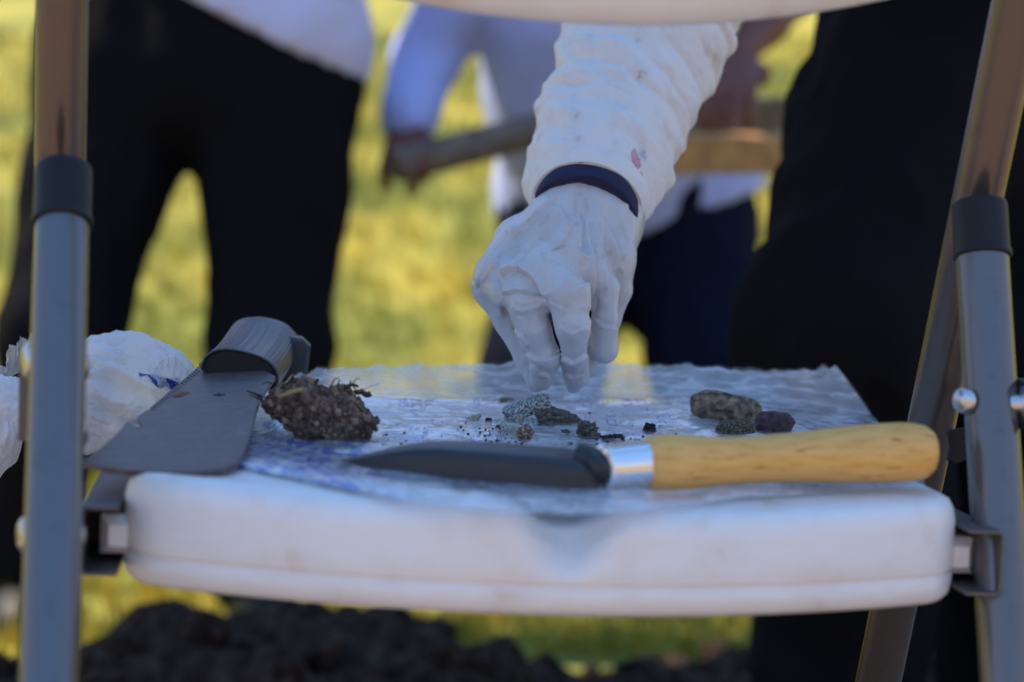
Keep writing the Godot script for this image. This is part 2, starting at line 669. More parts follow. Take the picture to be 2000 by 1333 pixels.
func channel(side: float) -> ArrayMesh:
	# a C section open towards the seat; corner list in (outward, height)
	var out := 0.2205 + side * 0.002
	var poly := PackedVector2Array()
	var t := 0.0014
	var w := 0.0178
	var h0 := -0.0468
	var h1 := -0.0150
	for p in [[-w, h0], [-0.002, h0], [0.0, h0 + 0.002], [0.0, h1 - 0.002], [-0.002, h1], [-w, h1], [-w, h1 - t], [-0.0022, h1 - t], [-t, h1 - t - 0.001], [-t, h0 + t + 0.001], [-0.0022, h0 + t], [-w, h0 + t]]:
		poly.append(Vector2(side * (out + p[0]), p[1]))
	return slab(poly, on_chair(0, 0, -0.345), seat_u, seat_n, seat_b, 0.362)

func make_chair() -> void:
	var root := thing("folding_chair", Vector3(0.02, 0.0, -0.95), "white plastic folding chair with grey metal frame, used as a table for the finds", "chair")
	var st := put("seat", make_seat(), M.white_plastic, root)
	for side in [-1.0, 1.0]:
		var tongue := box(on_chair(side * 0.204 + 0.003, -0.0318, -0.172), seat_u * 0.0095, seat_n * 0.0092, seat_b * 0.170, 0.006)
		put("side_lip", tongue, M.white_plastic, st)
	var stain := lump(on_chair(0.163, -0.0337, 0.0235), seat_u * 0.0042, seat_n * 0.0016, seat_b * 0.0022, 2.0, 0.3, 1.0, 4, 6)
	put("mud_speck", stain, M.mud, st)
	put("backrest", make_backrest(), M.white_plastic, root)
	# the long side tubes: from the top of the backrest down to the front feet
	var foot_r := at(1716, 1333, 1.15)
	var top_r := at(1990, 0, 0.988)
	var dir_r := (foot_r - top_r).normalized()
	foot_r += dir_r * (foot_r.y - 0.005) / -dir_r.y
	top_r -= dir_r * 0.32
	put("side_tube", chair_tube([top_r, top_r.lerp(foot_r, 0.5), foot_r], 0.0133), M.tube_grey, root)
	var top_l := at(120, 0, 0.945)
	var foot_l := at(107, 1333, 1.09)
	var dir_l := (foot_l - top_l).normalized()
	foot_l += dir_l * (foot_l.y - 0.005) / -dir_l.y
	top_l -= dir_l * 0.32
	put("side_tube", chair_tube([top_l, top_l.lerp(foot_l, 0.5), foot_l], 0.0128), M.tube_grey, root)
	put("top_bar", chair_tube([top_l, top_l + Vector3.UP * 0.02 + seat_u * 0.03, top_r + Vector3.UP * 0.02 - seat_u * 0.03, top_r], 0.0128), M.tube_grey, root)
	# the rear legs, which end in a black cap where they are hinged to the side tubes
	for k in 2:
		var cap: Vector3 = [at(122, 385, 0.922), at(1916, 450, 1.0)][k]
		var low: Vector3 = [at(95, 1333, 0.815), at(1968, 1333, 0.945)][k]
		var dir := (low - cap).normalized()
		var foot := low + dir * ((low.y - 0.006) / -dir.y)
		var leg := put("rear_leg", chair_tube([cap, cap.lerp(foot, 0.5), foot], 0.0126 + 0.0008 * k), M.leg_grey, root)
		var cl: float = [0.0155, 0.0145][k]
		var pts := PackedVector3Array()
		var rr := PackedFloat32Array()
		for s in [[-cl - 0.0005, 0.0122], [-cl, 0.0132], [-cl + 0.0015, 0.01365], [cl - 0.0035, 0.01365], [cl - 0.003, 0.0143], [cl - 0.0008, 0.0145], [cl, 0.0141], [cl + 0.0004, 0.0128]]:
			pts.append(cap + dir * s[0])
			rr.append(s[1] + 0.0007 * k)
		put("end_cap", tube(pts, rr, 40), M.black_plastic, leg)
		put("rubber_foot", rod(foot - dir * 0.02, foot + dir * 0.004, 0.0158, 28, 0.003), M.black_plastic, leg)
	# rails under the seat's sides, rivets and hinge plates
	for side in [-1.0, 1.0]: put("seat_rail", channel(side), M.rail_grey, root)
	var fwd := -seat_b
	put("cross_bar", chair_tube([foot_l.lerp(top_l, 0.28), foot_r.lerp(top_r, 0.28)], 0.008), M.tube_grey, root)
	put("rivet", rivet(at(1886, 783, 0.972), (-seat_u * 0.8 + seat_b * 0.75), 0.0066, 0.005), M.steel, root)
	put("rivet", rivet(at(1990, 790, 0.972), seat_u, 0.009, 0.006), M.steel, root)
	put("rivet", rivet(at(62, 705, 0.915), -seat_u + seat_b * 0.3, 0.009, 0.005), M.steel, root)
	put("rivet", rivet(at(54, 1045, 0.875), -seat_u + seat_b * 0.3, 0.0085, 0.005), M.steel, root)
	put("rivet", rivet(at(152, 1045, 0.88), seat_u, 0.006, 0.004), M.steel, root)
	put("rivet", rivet(at(164, 720, 0.92), seat_u, 0.006, 0.0025), M.steel, root)
	put("rivet", rivet(at(162, 845, 0.90), seat_u, 0.006, 0.0025), M.steel, root)
	put("hinge_plate", box(at(49, 775, 0.94), seat_u * 0.0022, (seat_n + seat_b * 0.1).normalized() * 0.021, seat_b * 0.009, 0.0006), M.rail_grey, root)
	put("hinge_plate", box(at(2004, 790, 0.975), seat_u * 0.0022, seat_n * 0.012, seat_b * 0.012, 0.0006), M.rail_grey, root)
	var stop := PackedVector2Array([Vector2(-0.010, 0.008), Vector2(0.012, 0.012), Vector2(0.012, -0.006), Vector2(0.004, -0.006), Vector2(-0.004, -0.010), Vector2(-0.009, -0.008), Vector2(-0.008, -0.001)])
	put("fold_stop", slab(stop, at(1880, 870, 1.035), seat_u, seat_n, seat_b, 0.004, 0.0008), M.black_plastic, root)
	put("fold_stop", slab(stop, at(176, 1020, 0.93), -seat_u, seat_n, seat_b, 0.004, 0.0008), M.black_plastic, root)

func facets(freq: float, sd: int) -> FastNoiseLite:    # flat facets between sharp creases, as crumpled film has
	var n := fnoise(freq, sd, 2, FastNoiseLite.TYPE_CELLULAR)
	n.cellular_return_type = FastNoiseLite.RETURN_DISTANCE2_SUB
	n.cellular_distance_function = FastNoiseLite.DISTANCE_EUCLIDEAN
	n.fractal_gain = 0.4
	n.domain_warp_enabled = true
	n.domain_warp_amplitude = 0.3 / freq
	n.domain_warp_frequency = freq * 0.7
	return n

# ------------------------------------------------------------------ the plastic sheet
func row_at(pts: Array, s: float) -> Vector2:
	var k := s * (pts.size() - 1)
	var i := mini(int(k), pts.size() - 2)
	var t := k - i
	var a: Vector2 = pts[maxi(i - 1, 0)]
	var b: Vector2 = pts[i]
	var c: Vector2 = pts[i + 1]
	var d: Vector2 = pts[mini(i + 2, pts.size() - 1)]
	return 0.5 * (2.0 * b + (c - a) * t + (2.0 * a - 5.0 * b + 4.0 * c - d) * t * t + (3.0 * b - a - 3.0 * c + d) * t * t * t)

func film_texture() -> ImageTexture:
	# thin clear film: milky streaks, and the faded blue print of a carrier bag
	var w := 1024
	var h := 512
	var im := Image.create(w, h, false, Image.FORMAT_RGBA8)
	var a := fnoise(0.012, 3, 5)
	var b := fnoise(0.010, 9, 4, FastNoiseLite.TYPE_SIMPLEX_SMOOTH, FastNoiseLite.FRACTAL_RIDGED)
	var pr := fnoise(0.03, 14, 4)
	var wear := fnoise(0.09, 15, 3)
	var letters := []
	var r := RandomNumberGenerator.new()
	r.seed = 5
	for row in 4:                                      # rows of print too worn to read
		var x := 215.0 + row * 30.0
		while x < 830.0:
			var lw := r.randf_range(9, 18)
			letters.append([Rect2(x, 70 + row * 78 + x * 0.03, lw, 46), r.randf() < 0.78])
			x += lw + (5.0 if r.randf() < 0.7 else 60.0)
	var mask := Image.create(w, h, false, Image.FORMAT_L8)
	for l in letters:
		if not l[1]: continue
		var q: Rect2 = l[0]
		mask.fill_rect(Rect2i(q), Color.WHITE)
		mask.fill_rect(Rect2i(int(q.position.x + 3), int(q.position.y + 9), int(q.size.x - 6), 10), Color.BLACK)
		mask.fill_rect(Rect2i(int(q.position.x + 3), int(q.position.y + 27), int(q.size.x), 8), Color.BLACK)
	for y in h:
		for x in w:
			var n := a.get_noise_2d(x, y * 2.0)
			var m := b.get_noise_2d(x + n * 60.0, y * 1.6)
			var milk := clampf(0.30 + n * 0.18 + pow(maxf(0.0, m), 1.5) * 0.7, 0.08, 0.75)
			var v := y / float(h)
			milk = lerpf(milk, 0.16 + milk * 0.75, smoothstep(0.72, 0.80, v))
			var c := Color(0.80, 0.84, 0.92, milk)
			var ink := mask.get_pixel(x, y).r * clampf(0.85 + wear.get_noise_2d(x, y) * 1.3, 0.0, 1.0)
			var u := x / float(w)
			var corner := smoothstep(0.34, 0.20, u) * smoothstep(0.66, 0.45, v)
			var blot := smoothstep(-0.10, 0.10, pr.get_noise_2d(x, y * 1.5)) * corner
			ink = maxf(ink, blot * 0.95)
			c = c.lerp(Color(0.012, 0.07, 0.40, 0.95), ink)
			im.set_pixel(x, y, Color(c.r, c.g, c.b).linear_to_srgb() * Color(1, 1, 1, 0) + Color(0, 0, 0, c.a))
	return ImageTexture.create_from_image(im)

var film_near := [Vector2(440, 900), Vector2(560, 922), Vector2(720, 952), Vector2(900, 980), Vector2(1080, 993), Vector2(1260, 985), Vector2(1440, 963), Vector2(1620, 953), Vector2(1808, 938)]
var film_base := [Vector2(470, 830), Vector2(590, 784), Vector2(720, 772), Vector2(880, 769), Vector2(1040, 768), Vector2(1200, 770), Vector2(1370, 776), Vector2(1540, 786), Vector2(1700, 806)]
var film_top := [Vector2(500, 800), Vector2(580, 733), Vector2(690, 714), Vector2(850, 711), Vector2(1020, 708), Vector2(1200, 709), Vector2(1360, 714), Vector2(1520, 722), Vector2(1636, 715)]

func make_sheet() -> void:
	var big := fnoise(16.0, 31, 3)
	var ridge := fnoise(17.0, 32, 3, FastNoiseLite.TYPE_SIMPLEX_SMOOTH, FastNoiseLite.FRACTAL_RIDGED)
	var fine := facets(75.0, 33)
	var mid := facets(26.0, 34)
	var nu := 300
	var nv := 150
	var v := PackedVector3Array()
	var uv := PackedVector2Array()
	var f := PackedInt32Array()
	for j in nv + 1:
		var t := float(j) / nv
		for i in nu + 1:
			var s := float(i) / nu
			var pn := row_at(film_near, s)
			var pb := row_at(film_base, s)
			var pt := row_at(film_top, s)
			var a := seat(pn.x, pn.y, 0.0015)
			var b := seat(pb.x, pb.y, 0.003)
			var db := sight(b).z
			var c := at(pt.x, pt.y, db + 0.012) + seat_n * (0.0035 * big.get_noise_2d(s * 1.3, 4.0) + 0.0005 * mid.get_noise_2d(s * 0.5, 2.0))
			var p: Vector3
			var wall := smoothstep(0.70, 0.80, t)
			if t < 0.75: p = a.lerp(b, t / 0.75)
			else: p = b.lerp(c, (t - 0.75) / 0.25)
			var q := p + Vector3(0.03, 0, 0) * big.get_noise_3dv(p * 1.0)
			var amp := lerpf(0.25, 1.0, smoothstep(0.05, 0.40, t)) * lerpf(1.0, 0.75, wall)
			var right := smoothstep(0.80, 0.95, s)
			var front := smoothstep(0.12, 0.25, t) * (1.0 - smoothstep(0.38, 0.5, t))
			var d := big.get_noise_3dv(p) * 0.0030 + (ridge.get_noise_3dv(q * Vector3(1, 1, 0.6)) + 0.2) * 0.0009 + mid.get_noise_3dv(q * Vector3(0.8, 1, 1.0)) * 0.0018 + fine.get_noise_3dv(q) * (0.0005 + 0.0011 * right + 0.0006 * front)
			d = maxf(d + 0.0008, -0.001) * amp
			p += (seat_n * (1.0 - wall * 0.7) + seat_b * wall * 0.8) * d
			if t < 0.05: p -= seat_n * 0.0025 * pow(1.0 - t / 0.05, 2.0)
			v.append(p)
			uv.append(Vector2(s, t))
	for j in nv:
		for i in nu:
			var q := j * (nu + 1) + i
			f.append_array([q, q + nu + 2, q + 1, q, q + nu + 1, q + nu + 2])
	var sheet := put("plastic_sheet", build(v, f, false, uv), M.film)
	# the bag's upper ply, clear and glossy, a little looser than the printed one
	var loose := fnoise(22.0, 36, 3)
	var v2 := PackedVector3Array()
	for p in v:
		var q := p + Vector3(0.4, 0, 0.2)
		v2.append(p + seat_n * (0.0014 + maxf(0.0, loose.get_noise_3dv(q)) * 0.002 + maxf(0.0, mid.get_noise_3dv(q)) * 0.0022 + fine.get_noise_3dv(q) * 0.0003))
	put("upper_ply", build(v2, f, false, uv), M.clear_film, sheet)
	tag(sheet, "clear crinkled plastic bag with faded blue print, spread under the finds", "plastic bag")

func make_crumpled_bag() -> void:
	# a white carrier bag, bunched up beside the machete and hanging over the left edge of the seat
	var root := thing("crumpled_bag", seat(240, 880), "crumpled white translucent plastic bag bunched behind the left chair leg", "plastic bag")
	var n1 := fnoise(20.0, 41, 3, FastNoiseLite.TYPE_SIMPLEX_SMOOTH, FastNoiseLite.FRACTAL_RIDGED)
	var n2 := facets(36.0, 42)
	var n3 := fnoise(150.0, 43, 3, FastNoiseLite.TYPE_SIMPLEX_SMOOTH, FastNoiseLite.FRACTAL_RIDGED)
	var body := func(c: Vector3, x: Vector3, y: Vector3, z: Vector3, fold: Vector3, sd: int, n: int) -> ArrayMesh:
		return lump(c, x, y, z, 2.4, 0.10, 1.3, sd, n, func(q: Vector3, p: Vector3) -> Vector3:
			var w := c + x * q.x + y * q.y + z * q.z
			var along := w - fold * w.dot(fold) * 0.85
			return q * (1.0 + 0.32 * n1.get_noise_3dv(along) + 0.26 * n2.get_noise_3dv(w * 0.5 + along * 0.5) + 0.008 * n3.get_noise_3dv(w)))
	var fold := (seat_u * 0.75 - seat_n * 0.6).normalized()
	var bundle: ArrayMesh = body.call(at(238, 768, 1.16), seat_u * 0.046, seat_n * 0.033 - seat_u * 0.004, seat_b * 0.05, fold, 3, 72)
	put("main_bundle", bundle, M.milky, root)
	put("hanging_fold", body.call(at(8, 795, 1.12), seat_u * 0.021, seat_n * 0.019, seat_b * 0.03, (seat_n + seat_u * 0.3).normalized(), 8, 40), M.milky, root)
	put("hanging_fold", body.call(at(-2, 860, 1.11), seat_u * 0.0125 + seat_n * 0.006, seat_n * 0.021, seat_b * 0.02, seat_n, 13, 36), M.milky, root)
	# frilled edges: thin ruffled strips
	var frill := func(pts: Array, high: float, waves: float, sd: int) -> ArrayMesh:
		var line := spline(pts, 120)
		var nn := fnoise(0.12, sd, 3)
		var v := PackedVector3Array()
		var f := PackedInt32Array()
		for i in line.size():
			var t := float(i) / (line.size() - 1)
			for k in 9:
				var s := k / 8.0
				var wob := sin(i * waves + 2.0 * nn.get_noise_1d(i)) * 0.0035 * s + nn.get_noise_2d(i * 2.0, k * 2.0) * 0.004 * s
				v.append(line[i] + seat_n * (s * high * (0.85 + 0.3 * nn.get_noise_1d(i * 0.6 + 90.0)) * (0.3 + 0.7 * sin(PI * clampf(t, 0.06, 0.94)))) + seat_b * wob + seat_u * wob * 0.5)
		for i in line.size() - 1:
			for k in 8:
				var q := i * 9 + k
				f.append_array([q, q + 1, q + 10, q, q + 10, q + 9])
		return build(v, f, false)
	put("frilled_edge", frill.call([at(-10, 770, 1.13), at(24, 735, 1.135), at(60, 722, 1.14), at(100, 716, 1.145), at(140, 735, 1.15)], 0.024, 0.38, 3), M.milky_thin, root)
	put("frilled_edge", frill.call([at(160, 708, 1.19), at(230, 700, 1.2), at(300, 710, 1.19), at(362, 738, 1.15)], 0.011, 0.33, 5), M.milky_thin, root)
	put("frilled_edge", frill.call([at(300, 730, 1.13), at(340, 745, 1.12), at(372, 762, 1.11)], 0.016, 0.36, 7), M.milky_thin, root)
	# blue printed patch, lying on the bundle's surface
	var bv: PackedVector3Array = bundle.surface_get_arrays(0)[Mesh.ARRAY_VERTEX]
	var bn: PackedVector3Array = bundle.surface_get_arrays(0)[Mesh.ARRAY_NORMAL]
	var seen_ := []
	for i in bv.size():
		var q := sight(bv[i])
		if q.x > 240.0 and q.x < 375.0 and q.y > 700.0 and q.y < 790.0 and bn[i].dot(EYE - bv[i]) > 0.0:
			seen_.append([Vector2(q.x, q.y), bv[i] + bn[i] * 0.0007])
	var v := PackedVector3Array()
	var f := PackedInt32Array()
	var ragged := fnoise(0.3, 44, 2)
	for i in 17:
		var t := i / 16.0
		var high := lerpf(4.0, 21.0, smoothstep(0.18, 0.42, t)) + 5.0 * ragged.get_noise_1d(i * 3.0)
		for k in 5:
			var want := Vector2(lerpf(268, 350, t) + k * 0.8, lerpf(731, 741, t) + high * k / 4.0 + 2.0 * ragged.get_noise_2d(i * 2.0, k))
			var sum := Vector3.ZERO
			var weight := 0.0
			for c in seen_:
				var d: float = (c[0] as Vector2).distance_squared_to(want)
				if d < 60.0:
					var wt := 1.0 / (d + 4.0)
					sum += c[1] * wt
					weight += wt
			v.append(sum / weight if weight > 0.0 else at(want.x, want.y, 1.11))
	for i in 16:
		for k in 4:
			var q := i * 5 + k
			f.append_array([q, q + 1, q + 6, q, q + 6, q + 5])
	put("blue_print", build(v, f, false), M.blue_print, root)

# ------------------------------------------------------------------ the machete
func make_machete() -> void:
	var root := thing("machete", seat(430, 870), "broad dark steel machete with saw teeth and ribbed black grip, laid across the seat", "machete")
	var pa := at(162, 903, 0.925)
	var pb := at(450, 912, 0.905)
	var pc := at(385, 715, 1.125)
	var u := (pb - pa).normalized()
	var n := u.cross(pc - pa).normalized()
	if n.y < 0: n = -n
	var w := n.cross(u).normalized()
	if w.dot(pc - pa) < 0: w = -w
	var px := [Vector2(158, 902), Vector2(200, 913), Vector2(250, 919), Vector2(330, 922), Vector2(390, 921), Vector2(435, 916), Vector2(462, 904), Vector2(474, 888), Vector2(484, 862), Vector2(492, 836), Vector2(500, 800), Vector2(508, 778), Vector2(524, 752), Vector2(537, 735), Vector2(470, 700), Vector2(398, 704), Vector2(388, 710), Vector2(394, 716), Vector2(384, 717)]
	var from := Vector2(382, 720)
	var to := Vector2(290, 798)
	for i in 22:                                       # the saw back
		var a := from.lerp(to, i / 22.0)
		var b := from.lerp(to, (i + 0.40) / 22.0)
		var c := from.lerp(to, (i + 0.52) / 22.0)
		px.append_array([a, b, c + Vector2(12.0, 5.0), from.lerp(to, (i + 0.88) / 22.0) + Vector2(12.0, 5.0)])
	px.append_array([Vector2(288, 800), Vector2(268, 814), Vector2(274, 826), Vector2(279, 838), Vector2(264, 832), Vector2(247, 825), Vector2(225, 850), Vector2(190, 880)])
	var poly := PackedVector2Array()
	for p in px:
		var dir := at(p.x, p.y, 1.0) - EYE
		var q: Vector3 = EYE + dir * (n.dot(pa - EYE) / n.dot(dir)) - pa
		poly.append(Vector2(q.dot(u), q.dot(w)))
	var rust := seat(352, 772)
	var rd := at(352, 772, 1.0) - EYE
	rust = EYE + rd * (n.dot(pa - EYE) / n.dot(rd))
	put("blade", slab(poly, pa - n * 0.0028, u, w, n, 0.0028, 0.00015), M.blade, root)
	put("rust_spot", lump(rust, u * 0.0028, w * 0.006, n * 0.00025, 2.0, 0.8, 1.8, 6, 8), M.rust, root)
	# stamped figures
	var tm := TextMesh.new()
	tm.text = "22"
	tm.font_size = 16
	tm.pixel_size = 0.00035
	tm.depth = 0.0003
	var f := SystemFont.new()
	f.font_names = PackedStringArray(["Droid Sans"])
	tm.font = f
	var stamp := put("stamped_number", tm, M.blade_dark, root)
	var cp := EYE + (at(428, 772, 1.0) - EYE) * (n.dot(pa - EYE) / n.dot(at(428, 772, 1.0) - EYE))
	var xd := (u * 0.94 + w * -0.33).normalized()
	stamp.transform = Transform3D(Basis(xd, n.cross(xd).normalized(), n), cp + n * 0.0003 - root.position)
	# the grip: a flattened tube with a rounded ribbed top, hollow at its mouth
	var m0 := at(467, 733, 1.105)
	var m1 := at(522, 655, 1.23)
	var along := (m1 - m0).normalized()
	var across := (at(538, 752, 1.10) - at(396, 705, 1.115)).normalized()
	across = (across - along * across.dot(along)).normalized()
	var gup := across.cross(along).normalized()
	if gup.dot(n) < 0: gup = -gup
	var half := 0.0225
	var rings := []
	var total := m0.distance_to(m1)
	for k in 30:
		var t := k / 29.0
		var ring := PackedVector3Array()
		var c := m0 + along * total * t - gup * 0.004 * sin(t * PI)
		var end := 1.0 - 0.22 * smoothstep(0.88, 1.0, t)
		for i in 120:
			var a := TAU * i / 120.0
			var x := cos(a)
			var y := sin(a)
			var hh := 0.0142 if y > 0 else 0.006
			var rib := 0.0
			if y > 0.15: rib = 0.0005 * (1.0 if int((a / PI) * 44.0) % 2 == 0 else 0.0) * smoothstep(0.03, 0.1, t) * (1.0 - smoothstep(0.75, 0.8, t))
			var px_ := signf(x) * pow(absf(x), 0.8) * half * end
			ring.append(c + across * px_ + gup * (signf(y) * pow(absf(y), 0.85) * hh * end + rib))
		rings.append(ring)
	# lip and hollow mouth
	var mouth := []
	for s in [[0.0014, 0.3], [0.0010, 0.90], [0.0006, 0.92], [-0.0004, 0.94], [-0.0008, 0.965], [-0.0003, 0.995], [0.0006, 1.012]]:
		var ring := PackedVector3Array()
		for p in rings[0]:
			ring.append(m0 + (p - m0) * s[1] + along * s[0])
		mouth.append(ring)
	var grip := put("grip", loft(mouth + rings), M.grip, root)
	var plug := []
	for s in [[0.0006, 0.02], [0.0006, 0.905]]:
		var ring := PackedVector3Array()
		for p in rings[0]: ring.append(m0 + (p - m0) * s[1] + along * s[0])
		plug.append(ring)
	put("end_plug", loft(plug, false), M.dull_black, grip)
	# hooked pommel on the right
	var hook := PackedVector2Array([Vector2(-0.022, 0.008), Vector2(0.012, 0.007), Vector2(0.0172, 0.003), Vector2(0.0160, -0.014), Vector2(0.011, -0.021), Vector2(0.003, -0.023), Vector2(-0.006, -0.020), Vector2(-0.014, -0.014), Vector2(-0.022, 0.0)])
	put("pommel", slab(hook, at(552, 672, 1.222), (seat_u - seat_n * 0.12).normalized(), seat_n, seat_b, 0.026, 0.0022), M.grip, root)

# ------------------------------------------------------------------ the trowel
func make_trowel() -> void:
	var root := thing("garden_trowel", seat(1200, 950), "narrow dark steel trowel with a wooden handle lying along the near edge of the seat", "trowel")
	var hs := at(1256, 907, 0.918)
	var he := at(1822, 881, 0.962)
	var ax := (he - hs).normalized()
	var long := hs.distance_to(he)
	var prof := [[0.0, 10.9], [0.004, 11.3], [0.012, 12.6], [0.03, 13.7], [0.06, 14.1], [0.10, 14.0], [0.16, 13.2], [0.24, 12.2], [0.32, 11.8], [0.40, 11.8], [0.50, 12.4], [0.60, 13.3], [0.70, 14.3], [0.80, 15.0], [0.88, 15.15], [0.93, 14.8], [0.965, 13.6], [0.985, 11.4], [0.996, 8.0], [1.0, 0.3]]
	var pts := PackedVector3Array()
	var rr := PackedFloat32Array()
	for p in prof:
		pts.append(hs + ax * long * p[0])
		rr.append(p[1] * 0.001 * 0.97)
	put("wooden_handle", tube(pts, rr, 64, true, func(_l: float, a: float, k: int) -> float: return 0.00025 * sin(a * 3.0 + k * 0.7)), M.wood, root)
	var f0 := at(1174, 913, 0.905)
	var fd := (hs - f0).normalized()
	var fl := f0.distance_to(hs)
	pts = PackedVector3Array()
	rr = PackedFloat32Array()
	for s in [[0.0, 7.0], [0.01, 9.6], [0.05, 10.6], [0.09, 10.8], [0.11, 10.55], [0.16, 10.6], [0.9, 11.15], [0.93, 11.5], [1.0, 11.5], [1.03, 11.0]]:
		pts.append(f0 + fd * fl * s[0])
		rr.append(s[1] * 0.001)
	put("ferrule", tube(pts, rr, 64), M.chrome, root)
	# blade: a long scoop lying with its hollow side down
	var tip := at(578, 911, 0.945)
	var butt := at(1170, 958, 0.906)
	var bx := (tip - butt).normalized()
	var bl := butt.distance_to(tip)
	var side := bx.cross(seat_n).normalized()
	if side.dot(seat_b) < 0: side = -side
	var bup := side.cross(bx).normalized()
	if bup.dot(seat_n) < 0: bup = -bup
	var rings := []
	for k in 61:
		var t := k / 60.0                               # 0 at the handle
		var wd := 0.021
		if t < 0.14: wd *= pow(sin(t / 0.14 * PI / 2.0), 0.5) * 0.86 + 0.14
		wd *= 1.0 - pow(smoothstep(0.38, 1.0, t), 1.5) * 0.97
		var hg := 0.0172 * (1.0 - pow(smoothstep(0.42, 1.0, t), 1.4) * 0.93)
		if t < 0.14: hg *= lerpf(0.6, 1.0, sin(t / 0.14 * PI / 2.0))
		var c := butt + bx * bl * t
		var up_prof := [[1.0, -0.04], [0.985, 0.25], [0.96, 0.52], [0.93, 0.72], [0.86, 0.84], [0.66, 0.92], [0.33, 0.98], [0.0, 1.0], [-0.33, 0.98], [-0.66, 0.92], [-0.86, 0.84], [-0.93, 0.72], [-0.96, 0.5], [-0.985, 0.25], [-1.0, 0.0]]
		var ring := PackedVector3Array()
		for p in up_prof: ring.append(c + side * (p[0] - 0.35) * wd + bup * p[1] * hg)
		up_prof.reverse()
		for p in up_prof: ring.append(c + side * ((p[0] * 0.93) - 0.35) * wd + bup * (p[1] * hg * 0.93 - 0.0004))
		rings.append(ring)
	put("trowel_blade", loft(rings), M.trowel_steel, root)
	var nk := spline([butt + bx * 0.012 + bup * 0.0135 - side * 0.006, butt + bx * 0.003 + bup * 0.0125 - side * 0.004, f0 - fd * 0.001, f0 + fd * 0.006], 12)
	var nr := PackedFloat32Array()
	for i in nk.size(): nr.append(lerpf(0.0075, 0.006, float(i) / 12.0))
	put("neck", tube(nk, nr, 24), M.trowel_steel, root)

# ------------------------------------------------------------------ the finds
func find(called: String, px: Vector2, size: Vector3, turn: float, m: Material, label: String, category: String, group: String, e := 2.0, amp := 0.3, sd := 1, n := 12, tilt := 0.0, lift := 0.0, shape = null) -> MeshInstance3D:
	# px: where its middle is seen; size: half axes along its length, height and breadth in millimetres
	var c := seat(px.x, px.y, size.y * 0.001 + lift)
	var b := Basis(seat_u, seat_n, seat_b) * Basis(Vector3.UP, turn) * Basis(Vector3.BACK, tilt)
	size *= 1.1
	var me := lump(Vector3.ZERO, b.x * size.x * 0.001, b.y * size.y * 0.001, b.z * size.z * 0.001, e, amp, 1.4, sd, n, shape)
	var o := put(called, me, m)
	o.position = c
	tag(o, label, category, group)
	return o

